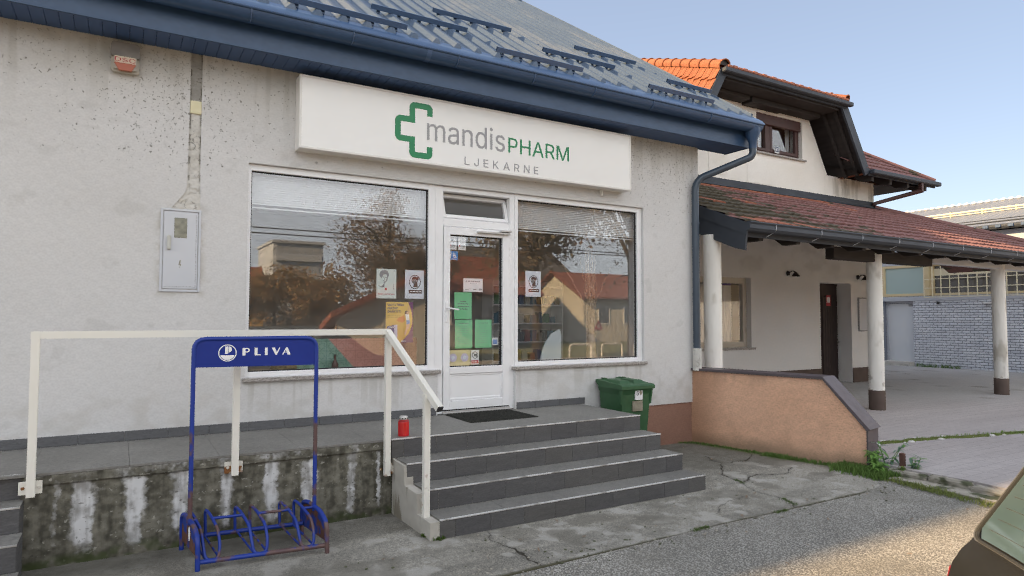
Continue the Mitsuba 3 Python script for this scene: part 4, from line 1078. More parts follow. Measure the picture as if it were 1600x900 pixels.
add(WB, 'lid_hinge', join([bx(-.17, -.12, .2, .26, .948, .972), bx(.12, .17, .2, .26, .948, .972)]), 'bin_green', tw=B0)
for s_ in (-.17, .17):
    w_ = lathe([[0, -.02], [.07, -.02], [.08, -.012], [.08, .012], [.07, .02], [0, .02]], n=20).apply_transform(trimesh.transformations.rotation_matrix(math.pi / 2, (0, 1, 0))).apply_translation((s_ * 1.12, .21, .08))
    add(WB, 'wheel', w_, 'black_plastic', tw=B0)
add(WB, 'paper_label', bx(-.025, .085, -.2425, -.228, .735, .845), 'paper', tw=B0, label='torn white label with a black letter')
add(WB, 'label_lettering', text_xz('S', .048, -.012, .790, -.2428, bold=True, depth=.001), 'ink', tw=B0)
add(WB, 'label_stain', ex_xz(Polygon([(.035, .842), (.082, .835), (.07, .80), (.05, .785), (.04, .81)]), -.2435, -.2426), 'dirty_label', tw=B0)
add(WB, 'dirt_label', bx(-.06, .09, -.236, -.205, .60, .722), 'dirty_label', tw=B0, label='muddy sticker remains')

# ------------------------------------------------------------------ candle, mat
CN = thing('grave_candle', 'red glass grave candle with a tin lid on the top step', 'candle')
cx_, cy_, cz_ = 2.225, -0.985, 0.655
add(CN, 'glass', lathe([[0, 0], [.046, 0], [.050, .006], [.050, .125], [.046, .133], [0, .133]], cx_, cy_, cz_, 28), 'candle_red', smooth=40)
add(CN, 'shoulder', lathe([[.0, .131], [.046, .131], [.049, .137], [.038, .150], [0, .150]], cx_, cy_, cz_, 28), 'candle_wax', smooth=40)
add(CN, 'lid', lathe([[.0, .149], [.039, .149], [.040, .152], [.040, .170], [.033, .180], [.0, .183]], cx_, cy_, cz_, 28), 'tin', smooth=40)
add(CN, 'lid_holes', join([bx(-.006, .006, -.0405, -.035, .155, .167).apply_transform(trimesh.transformations.rotation_matrix(q_, (0, 0, 1))).apply_translation((cx_, cy_, cz_)) for q_ in np.arange(10) * 2 * math.pi / 10]), 'black_plastic')
dm = Polygon([(3.085, -0.02), (3.925, -0.045), (3.855, -0.655), (3.105, -0.650)])
dmt = thing('door_mat', 'black rubber mat lying in front of the shop door', 'mat')
add(dmt, 'base', ex_xy(sbox(3.085, -0.655, 3.905, -0.03).buffer(-.01).buffer(.01), 0.6555, 0.664), 'mat_rubber')
add(dmt, 'studs', join([cb(x_, x_ + .021, y_, y_ + .021, .663, .672, .003) for x_ in np.arange(3.10, 3.88, .034) for y_ in np.arange(-.64, -.06, .034)]), 'mat_rubber', kind='stuff')

# ------------------------------------------------------------------ terracotta boundary wall with dark sheet capping
TW = thing('boundary_wall', 'terracotta rendered garden wall with dark sheet capping that slopes down at its end', 'wall')
wd = (WALL_B - WALL_A); wl = np.linalg.norm(wd); wd /= wl; wn = V([-wd[1], wd[0]])      # wn points to the yard side (+x)
if wn[0] < 0:
    wn = -wn
s1 = float((V([7.234, -1.771]) - WALL_A) @ wd)


def WP(s, t, z):
    q = WALL_A + wd * s + wn * t
    return [q[0], q[1], z]


def wall_prism(poly, t0, t1):
    m = ext(Polygon(poly), 1.0)
    v = V(m.vertices)
    P_ = V([WP(a_, t0 + (t1 - t0) * c_, b_) for a_, b_, c_ in v])
    f = m.faces if np.linalg.det(V([np.append(wd, 0), [0, 0, 1], np.append(wn, 0)])) > 0 else m.faces[:, ::-1]
    return trimesh.Trimesh(P_, f, process=False)


add(TW, 'body', wall_prism([(-0.02, -0.05), (wl, -0.05), (wl, 0.455), (s1, 0.995), (-0.02, 0.995)], 0.0, 0.27), 'terracotta_render', label='grainy terracotta render')
tt = 0.030
ov = 0.028
add(TW, 'capping', wall_prism([(-0.04, 0.995), (s1 + .012, 0.995), (s1 + .012, 1.028), (-0.04, 1.028)], -ov, 0.27 + ov), 'capping_sheet', label='level dark capping sheet')
e_ = V([wl - s1, 0.455 - 0.995]); e_ /= np.linalg.norm(e_); ne = V([-e_[1], e_[0]]) * -1 if e_[0] * 0 else V([-e_[1], e_[0]])
a_, b_ = V([s1, 0.995]), V([wl + .012, 0.455 - .012 * 0.9])
add(TW, 'capping', wall_prism([tuple(a_ + V([.012, -.006])), tuple(b_), tuple(b_ + ne * tt + V([.015, 0])), tuple(a_ + V([.0125, 0.033]))], -ov, 0.27 + ov), 'capping_sheet', label='sloping dark capping sheet')
add(TW, 'end_sheet', wall_prism([(wl, -0.02), (wl + .018, -0.02), (wl + .018, 0.462), (wl, 0.452)], -0.006, 0.27 + ov), 'capping_sheet', label='upright dark sheet closing the wall end')

# ------------------------------------------------------------------ seen through the glass
def blind(x0, x1, zb, label):
    k = thing('venetian_blind', label, 'blind')
    add(k, 'head_rail', cb(x0, x1, 0.130, 0.165, 3.175, 3.21, .003), 'blind_white')
    n = int((3.165 - zb) / 0.0225)
    a = math.radians(58)
    for i in range(n):
        z = 3.165 - i * 0.0225
        dy, dz = 0.0125 * math.cos(a), 0.0125 * math.sin(a)
        P_ = V([[[x, 0.148 - dy, z - dz], [x, 0.148, z + .0015], [x, 0.148 + dy, z + dz]] for x in (x0, x1)])
        add(k, 'slat', quadgrid(P_), 'blind_white')
    add(k, 'bottom_rail', cb(x0, x1, 0.137, 0.159, zb - .016, zb - .002, .003), 'blind_white')
    for x in np.linspace(x0 + .15, x1 - .15, 4):
        add(k, 'cord', tube([(x, 0.132, 3.18), (x, 0.132, zb - .012)], .0022, 5), 'blind_white')
    return k


blind(1.02, 2.96, 2.815, 'white venetian blind drawn a little down in the window beside the meter box')
blind(4.04, 5.99, 2.800, 'white venetian blind drawn a little down in the window with the branches')


def ornament(p, n, uv):
    x, z = p.x * 9.5, p.z * 9.5
    fx, fz = x - dr.floor(x) - 0.5, z - dr.floor(z) - 0.5
    r = dr.sqrt(fx * fx + fz * fz)
    an = dr.atan2(fz, fx)
    ring = smoothstep(0.05, 0.02, dr.abs(r - 0.30 - 0.05 * dr.cos(8 * an)))
    cross = smoothstep(0.03, 0.01, dr.minimum(dr.abs(dr.abs(fx) - 0.46), dr.abs(dr.abs(fz) - 0.46)))
    t = dr.maximum(ring, cross)
    side = smoothstep(-0.01, 0.01, (p.x - 2.02) + 0.9 * (p.z - 1.38))
    ground = mix((0.16, 0.28, 0.21), (0.46, 0.22, 0.17), side)
    ink = mix((0.06, 0.15, 0.105), (0.33, 0.13, 0.10), side)
    return mix(ground, ink, t)


mat('ornament_board', ornament, 0.6)
DB = thing('display_board', 'low green and salmon ornamented display board inside the wide window', 'display board')
add(DB, 'board', cb(1.42, 2.93, 0.42, 0.44, 0.70, 1.50, .004), 'ornament_board')
add(DB, 'foot', join([cb(1.5, 1.56, .34, .60, .656, .70), cb(2.75, 2.81, .34, .60, .656, .70)]), 'blind_white')
BO = thing('display_basket', 'small dark wicker ball on the window ledge behind the sign hoop', 'basket')
mat('wicker', lambda p, n, uv: mix((0.05, 0.04, 0.02), (0.20, 0.16, 0.08), N(p, 60)), 0.8)
mat('amber_bottle', (0.07, 0.025, 0.012), 0.2)
bs = trimesh.creation.icosphere(subdivisions=3, radius=0.10); bs.apply_scale((1.25, 1, .75)); bs.apply_translation((1.42, .24, 1.22))
add(BO, 'ball', bs, 'wicker', smooth=True)
add(BO, 'rim', tube([(1.42 + .125 * math.cos(q_), .24 + .10 * math.sin(q_), 1.22) for q_ in np.linspace(0, 2 * math.pi, 25)], .008, 6), 'wicker')
LD = thing('window_ledge', 'white inner window ledge behind the wide shop window', 'ledge')
add(LD, 'board', cb(1.02, 2.95, 0.115, 0.38, 1.115, 1.145), 'blind_white')
add(LD, 'support', bx(1.02, 2.95, .115, .135, .66, 1.115), 'room_white')
BT = thing('display_bottle', 'small brown bottle standing behind the wide window', 'bottle')
add(BT, 'body', lathe([[0, 0], [.03, 0], [.033, .01], [.033, .09], [.012, .13], [.012, .17], [0, .17]], 1.97, .36, 1.145, 18), 'amber_bottle', smooth=40)
add(BT, 'cap', lathe([[0, .17], [.014, .17], [.014, .19], [0, .19]], 1.97, .36, 1.145, 14), 'black_plastic')
LV = thing('leaf_panel', 'pale curved leaf shaped panel standing behind the window near the door', 'display panel')
mat('pale_panel', (0.44, 0.50, 0.53), 0.4)
lf = Polygon([(4.74, 1.15), (4.78, 1.30), (4.84, 1.42), (4.93, 1.52), (5.06, 1.58), (5.085, 1.50), (5.085, 1.15)])
add(LV, 'panel', ex_xz(lf, .60, .615), 'pale_panel')
add(LV, 'foot', cb(4.72, 5.1, .52, .70, 1.135, 1.15), 'pale_panel')
LD2 = thing('window_ledge', 'white inner window ledge under the branches', 'ledge')
add(LD2, 'board', cb(4.04, 5.99, 0.115, 0.80, 1.105, 1.135), 'blind_white')
add(LD2, 'support', bx(4.04, 5.99, .115, .135, .66, 1.105), 'room_white')
mat('dry_branch', lambda p, n, uv: mix((0.34, 0.24, 0.16), (0.62, 0.50, 0.38), F(p, 20)), 0.7)
VS = thing('dry_branches', 'bundle of tall curly willow branches in a slim vase behind the glass', 'branches')
br_ = random.Random(3)
for i in range(34):
    x0, y0 = 5.53 + br_.gauss(0, .022), .52 + br_.gauss(0, .022)
    lean = br_.gauss(0, .11)
    if i == 0:
        lean = -.62
    if i == 1:
        lean = .50
    top = 2.62 + br_.uniform(-.5, .12) if i > 1 else 2.45
    ph, am = br_.uniform(0, 6), br_.uniform(.010, .026)
    pts = []
    for t in np.linspace(0, 1, 22):
        bend = max(0, t - .42) / .58
        z = 1.14 + t * (top - 1.14)
        pts.append((x0 + lean * bend ** 1.25 * .8 + am * math.sin(z * 30 + ph) * min(1, bend * 3), y0 + .08 * lean * bend + am * .8 * math.cos(z * 27 + ph) * min(1, bend * 3), z))
    add(VS, 'branch', tube(pts, list(np.linspace(.0065, .0025, 22)), 6), 'dry_branch', smooth=True)
add(VS, 'vase', lathe([[0, 0], [.07, 0], [.075, .02], [.06, .2], [.055, .36], [.062, .37], [.05, .36], [.045, .1], [0, .05]], 5.53, .52, 1.136, 20), 'dry_branch', smooth=40)
# shelves with goods at the back of the shop
prod_cols = [(0.20, 0.06, 0.05), (0.05, 0.10, 0.22), (0.05, 0.15, 0.07), (0.34, 0.33, 0.30), (0.24, 0.16, 0.06), (0.06, 0.06, 0.065), (0.20, 0.21, 0.25), (0.08, 0.17, 0.24)]
for i, c_ in enumerate(prod_cols):
    mat(f'goods_{i}', c_, 0.5)
GN = ('red', 'blue', 'green', 'cream', 'ochre', 'black', 'pale grey', 'light blue')
ORD = ('first', 'second', 'third', 'fourth', 'fifth', 'sixth', 'seventh', 'eighth', 'ninth', 'tenth', 'eleventh', 'twelfth', 'thirteenth')
for sx_, lab in ((5.0, 'shelf unit of small cartons at the back of the shop behind the branches'),):
    SH = thing('shelf_unit', lab, 'shelf unit')
    y0, y1 = 2.35, 2.68
    add(SH, 'back', bx(sx_, sx_ + 1.35, y1, y1 + .02, .66, 2.35), 'room_white')
    for s_ in (0, 1.33):
        add(SH, 'side', bx(sx_ + s_, sx_ + s_ + .02, y0, y1, .66, 2.35), 'room_white')
    for zi, z in enumerate((.75, 1.05, 1.35, 1.65, 1.95, 2.25)):
        add(SH, 'shelf', cb(sx_ + .02, sx_ + 1.33, y0, y1, z - .02, z, .002), 'blind_white')
        x, ci = sx_ + .05, 0
        while x < sx_ + 1.25 and z < 2.2:
            w_ = rng.uniform(.06, .12); h_ = rng.uniform(.10, .20)
            gc = rng.randrange(8)
            single('goods_box', cb(x, x + w_, y0 + .03, y0 + .15, z, z + h_, .003), f'goods_{gc}', f'small {GN[gc]} carton, {ORD[ci]} along the {ORD[zi]} shelf from the bottom', 'carton', group='cartons on the shop shelves')
            ci += 1
            x += w_ + rng.uniform(.005, .05)

# ------------------------------------------------------------------ house next door (number 40)
HS = thing('neighbour_house', 'two storey house number 40 with tiled porch on white columns and brown gable window', 'house')
HY = 3.35
hw = Polygon([(7.3, 0.0), (17.22, 0.0), (17.22, 5.34), (15.20, 5.34), (14.42, 6.80), (10.96, 6.80), (10.18, 5.34), (7.3, 5.34)])
ops = [sbox(12.55, 5.60, 14.22, 6.54), sbox(10.6, 1.075, 12.27, 2.65), sbox(14.805, 0.0, 16.09, 2.63), sbox(10.55, 5.6, 11.9, 6.54)]
add(HS, 'wall', ex_xz(hw.difference(shapely.union_all(ops)), HY, HY + 0.34), 'house_plaster', label='white front wall, stained below the roof')
add(HS, 'wall', bx(16.9, 17.22, HY + .34, 12.5, 0, 5.3), 'house_plaster')
add(HS, 'wall', bx(7.3, 7.6, HY + .34, 12.5, 0, 5.3), 'house_plaster')
add(HS, 'wall', bx(7.6, 16.9, 12.2, 12.5, 0, 5.3), 'house_plaster')
add(HS, 'wall_panel', cb(12.2, 13.05, HY - .012, HY + .01, 4.84, 5.44, .004), 'house_plaster', label='flat white panel below the gable window')
add(HS, 'wall_panel', cb(10.95, 11.55, HY - .012, HY + .01, 4.92, 5.60, .004), 'house_plaster')
mat('house_base', lambda p, n, uv: mix((0.075, 0.052, 0.043), (0.125, 0.092, 0.078), F(p, 5, 4)), 0.85)
add(HS, 'base_course', join([bx(7.3, 14.80, HY - .02, HY - .002, .1, .50), bx(16.095, 17.24, HY - .02, HY - .002, .1, .47)]), 'house_base')
# brown gable window, two lights
k = HS + '__gable_window'
labels[k] = {'label': 'brown two light window in the gable with a house number sign'}
add(k, 'frame', join([frame_xz(12.55, 14.22, 5.60, 6.54, .09, HY + .10, HY + .18), cb(13.00, 13.16, HY + .09, HY + .18, 5.69, 6.45), frame_xz(12.63, 13.02, 5.68, 6.46, .06, HY + .08, HY + .15), frame_xz(13.14, 14.14, 5.68, 6.46, .075, HY + .08, HY + .15)]), 'brown_wood')
add(k, 'pane', quadgrid(V([[[12.64, HY + .14, 5.7], [12.64, HY + .14, 6.44]], [[14.12, HY + .14, 5.7], [14.12, HY + .14, 6.44]]])), 'house_glass')
add(k, 'shutter_box', cb(12.56, 14.21, HY + .02, HY + .10, 6.30, 6.539, .01), 'brown_wood')
add(k, 'sill', cb(12.48, 14.32, HY - .06, HY + .12, 5.56, 5.598), 'granite')
mat('curtain', (0.50, 0.50, 0.49), 0.9)
add(k, 'curtain', quadgrid(V([[[x, HY + .30 + .02 * math.sin(x * 40), z] for z in (5.6, 6.4)] for x in np.linspace(12.6, 13.0, 40)])), 'curtain', smooth=True)
add(k, 'curtain', quadgrid(V([[[x, HY + .30 + .02 * math.sin(x * 40), z] for z in (5.6, 6.4)] for x in np.linspace(13.95, 14.12, 20)])), 'curtain', smooth=True)
k = HS + '__gable_window_001'
add(k, 'frame', frame_xz(10.55, 11.9, 5.60, 6.54, .10, HY + .10, HY + .18), 'brown_wood')
add(k, 'pane', quadgrid(V([[[10.6, HY + .14, 5.65], [10.6, HY + .14, 6.5]], [[11.85, HY + .14, 5.65], [11.85, HY + .14, 6.5]]])), 'house_glass')
mat('navy', (0.03, 0.05, 0.10), 0.4)
NS = thing('house_number_sign', 'small dark sign with white number 40 on the brown gable window', 'sign')
add(NS, 'plate', bx(13.255, 13.415, HY + .045, HY + .06, 5.665, 5.825), 'paper')
add(NS, 'field', bx(13.265, 13.405, HY + .042, HY + .046, 5.695, 5.815), 'navy')
add_letters(NS, fit_text('40', 13.278, 13.392, 5.712, 5.800, HY + .0418, bold=True), 'paper')
# lower window in cream plastic, deep reveal
k = HS + '__porch_window'
labels[k] = {'label': 'cream framed window behind the first porch column'}
add(k, 'frame', join([frame_xz(10.6, 12.27, 1.075, 2.65, .07, HY + .13, HY + .20), frame_xz(10.66, 12.20, 1.14, 2.585, .07, HY + .11, HY + .18), cb(11.30, 11.42, HY + .115, HY + .18, 1.2, 2.53)]), 'cream_pvc')
add(k, 'pane', quadgrid(V([[[10.72, HY + .16, 1.2], [10.72, HY + .16, 2.53]], [[12.14, HY + .16, 1.2], [12.14, HY + .16, 2.53]]])), 'house_glass')
add(k, 'sill', cb(10.5, 12.36, HY - .05, HY + .13, 1.03, 1.073), 'granite')
add(k, 'curtain', quadgrid(V([[[x, HY + .36 + .025 * math.sin(x * 26) + .01 * math.sin(x * 71), z] for z in (1.1, 2.5)] for x in np.linspace(10.7, 12.0, 90)])), 'curtain', smooth=True)
add(k, 'sticker', bx(11.50, 11.78, HY + .150, HY + .156, 2.47, 2.53), 'poster_violet')
# entrance: deep recess, brown door with side light
mat('door_wood', lambda p, n, uv: mix((0.022, 0.014, 0.014), (0.042, 0.028, 0.027), fbm(p.x * 9, p.y, p.z * 1.5, 3)), 0.55, 0.3)
k = HS + '__front_door'
labels[k] = {'label': 'dark brown front door with narrow glass in a deep recess'}
add(HS, 'recess_wall', join([bx(16.09, 16.3, HY + .34, HY + .62, .1, 2.9), bx(14.5, 14.80, HY + .34, HY + .62, .1, 2.9), bx(14.80, 16.09, HY + .34, HY + .62, 2.63, 2.9)]), 'house_plaster')
add(k, 'leaf', join([cb(15.35, 16.05, HY + .36, HY + .43, .12, 2.60, .01)] + [cb(15.40 + i * .105, 15.495 + i * .105, HY + .335, HY + .37, .2, 2.3, .012) for i in range(6)]), 'door_wood')
add(k, 'frame', join([bx(14.80, 16.09, HY + .38, HY + .46, 2.56, 2.64), bx(14.80, 14.88, HY + .38, HY + .46, .1, 2.6), bx(15.28, 15.345, HY + .38, HY + .46, .1, 2.6)]), 'door_wood')
add(k, 'side_light', quadgrid(V([[[14.87, HY + .43, .14], [14.87, HY + .43, 2.57]], [[15.29, HY + .43, .14], [15.29, HY + .43, 2.57]]])), 'house_glass')
add(k, 'handle', tube([(15.95, HY + .30, 1.12), (15.95, HY + .26, 1.12), (15.86, HY + .26, 1.12)], .014, 8), 'black_plastic')
add(k, 'sticker', join([bx(15.55, 15.72, HY + .328, HY + .334, 2.05, 2.32)]), 'ink_red')
add(k, 'sticker_print', bx(15.57, 15.70, HY + .325, HY + .3285, 2.14, 2.28), 'paper')
add(HS, 'hall', join([bx(10.0, 16.9, 6.2, 6.3, .1, 6.8), bx(10.0, 16.9, HY + .35, 6.2, 2.9, 3.0), bx(7.7, 16.8, HY + .65, 6.2, .05, .1)]), 'room_dark')
for x_, nm in ((13.60, 'small dark wall lamp between the porch window and the front door'), (16.42, 'small dark wall lamp beside the front door, half behind a column')):
    L = thing('wall_lamp', nm, 'lamp')
    add(L, 'base', lathe([[0, 0], [.06, 0], [.05, .03], [0, .04]], n=16).apply_transform(trimesh.transformations.rotation_matrix(math.pi / 2, (1, 0, 0))).apply_translation((x_ - .02, HY - .001, 2.80)), 'black_plastic')
    add(L, 'arm', tube([(x_ - .02, HY - .03, 2.80), (x_ - .01, HY - .12, 2.86), (x_, HY - .20, 2.82)], .012, 8, bend=.04), 'black_plastic')
    add(L, 'lamp_shade', lathe([[.02, .10], [.03, .09], [.10, 0], [.095, 0], [.02, .085]], x_, HY - .20, 2.72, 18), 'dark_wood', smooth=40)
PB = thing('wall_board', 'flat grey board in a thin frame on the house wall by the second column', 'board')
add(PB, 'panel', bx(16.40, 16.98, HY - .028, HY - .004, 1.43, 2.24), 'meter_paint')
add(PB, 'frame', frame_xz(16.37, 17.01, 1.40, 2.27, .03, HY - .036, HY - .003), 'ink_grey')

# --- roofs
mat('old_tile', lambda p, n, uv: mix(mix((0.150, 0.072, 0.066), (0.235, 0.118, 0.108), F(p, 2.5, 4)), mix((0.045, 0.042, 0.028), (0.085, 0.078, 0.048), F(p, 11, 3)),
                                     dr.clip(smoothstep(0.42, 0.60, F(p, 4.2, 4) + 0.30 * smoothstep(11.0, 8.4, p.x) * smoothstep(0.2, 1.0, p.y + .6) - 0.16 * smoothstep(9.5, 13, p.x) - 0.02), 0, 0.92)), 0.85, bump=lambda p, n, uv: F(p, 25, 3), bscale=.01, eps=3e-3)
mat('red_tile', lambda p, n, uv: mix((0.26, 0.090, 0.055), (0.36, 0.14, 0.085), F(p, 3, 4)) * (0.85 + .3 * F(p, 22, 2)), 0.8)
mat('orange_tile', lambda p, n, uv: mix((0.235, 0.074, 0.034), (0.30, 0.105, 0.048), F(p, 2.0, 4)) * (0.88 + .24 * F(p, 18, 2)), 0.75)


def tile_template(w, l, roll=0.018, th=0.016, n=8):
    """interlocking roof tile: across = x, up the slope = y, lifted front edge"""
    xs_ = np.linspace(0, 1, n + 1)
    h_ = roll * (0.5 - 0.5 * np.cos(xs_ * 4 * math.pi)) * (0.6 + 0.4 * (xs_ < .5))
    P_ = []
    for y_, lift in ((0.0, 0.034), (1.06, 0.0)):
        P_.append([[x_ * w, y_ * l, hh + lift] for x_, hh in zip(xs_, h_)])
    top = V(P_)
    front = V([[[x_ * w, 0, hh + 0.034 - th - .012] for x_, hh in zip(xs_, h_)], [[x_ * w, 0, hh + 0.034] for x_, hh in zip(xs_, h_)]])
    m1, m2 = quadgrid(top), quadgrid(front)
    m1.faces = m1.faces[:, ::-1]; m2.faces = m2.faces[:, ::-1]
    return join([m1, m2])


def roof_matrix(origin, ex, ey):
    ex, ey = V(ex, float), V(ey, float)
    ex, ey = ex / np.linalg.norm(ex), ey / np.linalg.norm(ey)
    n_ = np.cross(ex, ey)
    M_ = np.eye(4); M_[:3, 0], M_[:3, 1], M_[:3, 2], M_[:3, 3] = ex, ey, n_, origin
    return M_


# porch roof
PE_Y, PE_Z, PW_Z = -0.45, 3.075, 4.64
psl = V([0, HY - PE_Y, PW_Z - PE_Z]); plen = np.linalg.norm(psl); pu = psl / plen
PXL, PXR = 7.47, 21.0
tw_, tl_ = 0.302, 0.360
rows = int(round(plen / tl_)); tl_ = plen / rows
tmpl = [PLY(tile_template(tw_, tl_), m_) for m_ in ('old_tile', 'old_tile', 'red_tile')]
mt = tile_template(tw_, tl_)
PO = HS + '__porch_roof'
far, cand = [], []
for r in range(rows):
    for c_ in range(int((PXR - PXL) / tw_)):
        x_ = PXL + c_ * tw_
        s_ = r * tl_
        hipx = 17.22 + (PXR - 17.22) * (1 - (r + .6) / rows)
        if x_ + tw_ * .6 > hipx:
            continue
        o_ = V([x_, PE_Y - .02, PE_Z]) + pu * s_
        fresh = (r == rows - 1) or (r == 0 and x_ < 9.3 and rng.random() < .8) or rng.random() < .018
        cand.append((np.linalg.norm(o_ - CAM), o_, fresh))
cand.sort(key=lambda q: q[0])
for i, (d_, o_, fresh) in enumerate(cand):
    M_ = roof_matrix(o_ + V([rng.uniform(-.003, .003), 0, rng.uniform(-.003, .004)]), (1, 0.004 * rng.uniform(-1, 1), 0.006 * rng.uniform(-1, 1)), pu)
    if i < 300:
        add(PO, 'tile', tmpl[2] if fresh else tmpl[rng.randrange(2)], None, tw=T(M_.tolist()))
    else:
        q = mt.copy(); q.apply_transform(M_); far.append(q)
add(PO, 'far_tiles', join(far), 'old_tile', kind='stuff')
hipc = V([PXR, PE_Y, PE_Z])
hs = V([17.22, HY, PW_Z])
add(PO, 'hip_tiles', tube([hipc + V([0, 0, .03]), hs + V([0, 0, .03])], .09, 8), 'old_tile')
# far hip slope, rafters, boards below the tiles
add(PO, 'side_slope', trimesh.Trimesh(V([hipc, hs, [PXR, HY, PE_Z]]), [[0, 2, 1]], process=False), 'old_tile')
low = lambda x_, y_: [x_, y_, PE_Z - .05 + (y_ - PE_Y) * psl[2] / psl[1]]
add(PO, 'boarding', join([quadgrid(V([[low(PXL, PE_Y + .03), low(PXL, HY)], [low(PXR - .1, PE_Y + .03), low(17.25, HY)]])),
                          quadgrid(V([[V(low(PXL, PE_Y + .03)) - [0, 0, .03], V(low(PXL, HY)) - [0, 0, .03]], [V(low(PXR - .1, PE_Y + .03)) - [0, 0, .03], V(low(17.25, HY)) - [0, 0, .03]]]))]), 'dark_wood')
for x_ in np.arange(7.9, 20.5, .85):
    y1 = HY if x_ < 17.2 else PE_Y + (PXR - x_)
    a_, b_ = V(low(x_, PE_Y + .05)), V(low(x_, max(y1, PE_Y + .3)))
    m = trimesh.convex.convex_hull(V([q + V([s_, 0, z_]) for q in (a_, b_) for s_ in (-.045, .045) for z_ in (-.045, -.16)]))
    add(PO, 'rafter', m, 'dark_wood')
    tip = trimesh.convex.convex_hull(V([[x_ - .045, PE_Y + .05, a_[2] - .06], [x_ + .045, PE_Y + .05, a_[2] - .06], [x_ - .045, PE_Y + .05, a_[2] - .20], [x_ + .045, PE_Y + .05, a_[2] - .20], [x_ - .045, PE_Y + .30, a_[2] - .20], [x_ + .045, PE_Y + .30, a_[2] - .20], [x_ - .045, PE_Y + .5, a_[2] - .05], [x_ + .045, PE_Y + .5, a_[2] - .05]]))
    add(PO, 'rafter_tail', tip, 'dark_wood')
add(HS, 'porch_beam', cb(10.35, 13.5, 0.07, 0.23, 2.74, 2.95, .01), 'dark_wood')
add(HS, 'porch_beam', cb(13.52, 20.6, 0.07, 0.23, 2.80, 2.95, .01), 'meter_paint', label='pale grey stretch of the porch beam')
gpf = Polygon([(PE_Y - .01, PE_Z - .015), (PE_Y - .175, PE_Z - .005), (PE_Y - .185, PE_Z - .02), (PE_Y - .165, PE_Z - .045), (PE_Y - .172, PE_Z - .10), (PE_Y - .14, PE_Z - .135), (PE_Y - .05, PE_Z - .14), (PE_Y - .01, PE_Z - .13)])
add(HS, 'porch_gutter', join([ex_yz(gpf, 7.40, PXR + .1), bx(7.46, PXR, PE_Y - .005, PE_Y + .02, PE_Z - .20, PE_Z - .01)]), 'anthracite')
for x_ in np.arange(7.95, 20.8, 1.05):
    add(HS, 'gutter_bracket', tube([(x_, PE_Y - .172, PE_Z - .0), (x_, PE_Y - .175, PE_Z - .10), (x_, PE_Y - .10, PE_Z - .145), (x_ - .02, PE_Y - .02, PE_Z - .18)], .0055, 6, bend=.03), 'meter_paint')
eb = [(PE_Y - .10, PE_Z - .03), (HY, PW_Z + .03), (HY, PW_Z - .40), (PE_Y + .10, PE_Z - .36), (PE_Y - .06, PE_Z - .40)]
add(HS, 'porch_end_board', ex_yz(Polygon(eb), 7.42, 7.455), 'anthracite', label='dark sheet clad board closing the porch roof end')
add(HS, 'porch_end_board', ex_yz(Polygon([(PE_Y - .11, PE_Z - .02), (HY, PW_Z + .04), (HY, PW_Z - .17), (PE_Y - .11, PE_Z - .19)]), 7.404, 7.419), 'anthracite')
add(HS, 'flashing', join([cb(7.3, 17.3, HY - .015, HY - .002, 4.60, 4.83, .004), quadgrid(V([[[7.3, HY - .014, 4.70], [7.3, HY - .20, 4.615]], [[17.3, HY - .014, 4.70], [17.3, HY - .20, 4.615]]]))]), 'anthracite', label='dark sheet flashing between porch roof and wall')
mat('column_white', lambda p, n, uv: mix(mix((0.68, 0.665, 0.62), (0.76, 0.75, 0.71), F(p, 2.2, 3)), mix((0.40, 0.37, 0.31), (0.26, 0.23, 0.20), smoothstep(.6, .7, F(p, 13, 4))), .75 * dr.maximum(smoothstep(.55, .75, fbm(p.x * 5, p.y * 5, p.z * 2, 4)), smoothstep(.60, .64, F(p, 9, 4)) * smoothstep(1.1, .5, p.z))), 0.8, bump=lambda p, n, uv: F(p, 40), bscale=.004, eps=2e-3)
for x_ in (7.50, 11.66, 16.33, 20.6):
    k = name_of(HS + '__porch_column')
    add(k, 'shaft', lathe([[0, .44], [.128, .44], [.128, 2.96], [0, 2.96]], x_, .15, 0, 32), 'column_white', smooth=40)
    add(k, 'base', lathe([[0, .10], [.136, .10], [.136, .445], [.120, .452], [0, .452]], x_, .15, 0, 32), 'house_base', smooth=40)
# cross gable: steep slopes with half hip, verge boards, soffits
GXL, GXR_, GZ, GYF, GB = 10.56, 14.82, 6.92, 2.60, 1.72
rise = 3.65; hx = (GXL + GXR_) / 2; hy_ = 11.6
HTP = V([hx, hy_, GZ + rise])


def steep(side):
    e = V([GXL if side < 0 else GXR_, GYF, GZ])
    return e


def on_slope(side, y_, z_):
    x_ = (GXL + (GZ - z_) / GB * -1) if side < 0 else (GXR_ + (GZ - z_) / GB)
    return V([x_, y_, z_])


GR = HS + '__gable_roof'
# left slope: tile strips that run down the slope
up_l = on_slope(-1, 0, GZ) - on_slope(-1, 0, GZ - 1); up_l /= np.linalg.norm(up_l)
sl_len = np.linalg.norm(on_slope(-1, 0, GZ) - on_slope(-1, 0, GZ - 1))
tt_ = tile_template(.235, .36, roll=.022)
gt = PLY(tt_, 'orange_tile')
restm, cnt = [], 0
for c_ in range(20):
    y_ = GYF + c_ * .235
    topz = GZ + (y_ + .12 - GYF) / (hy_ - GYF) * rise
    for r in range(13):
        z_ = topz - (r + 1) * .36 / sl_len
        if z_ < 4.6 + .2 * c_ * .235:
            continue
        M_ = roof_matrix(on_slope(-1, y_ + .235, z_) - V([.02, 0, 0]), (0, -1, 0), up_l)
        if cnt < 220 and r < 9:
            add(GR, 'tile', gt, None, tw=T(M_.tolist())); cnt += 1
        else:
            q = tt_.copy(); q.apply_transform(M_); restm.append(q)
add(GR, 'lower_tiles', join(restm), 'orange_tile', kind='stuff')
p0, p1 = on_slope(-1, GYF, GZ), HTP
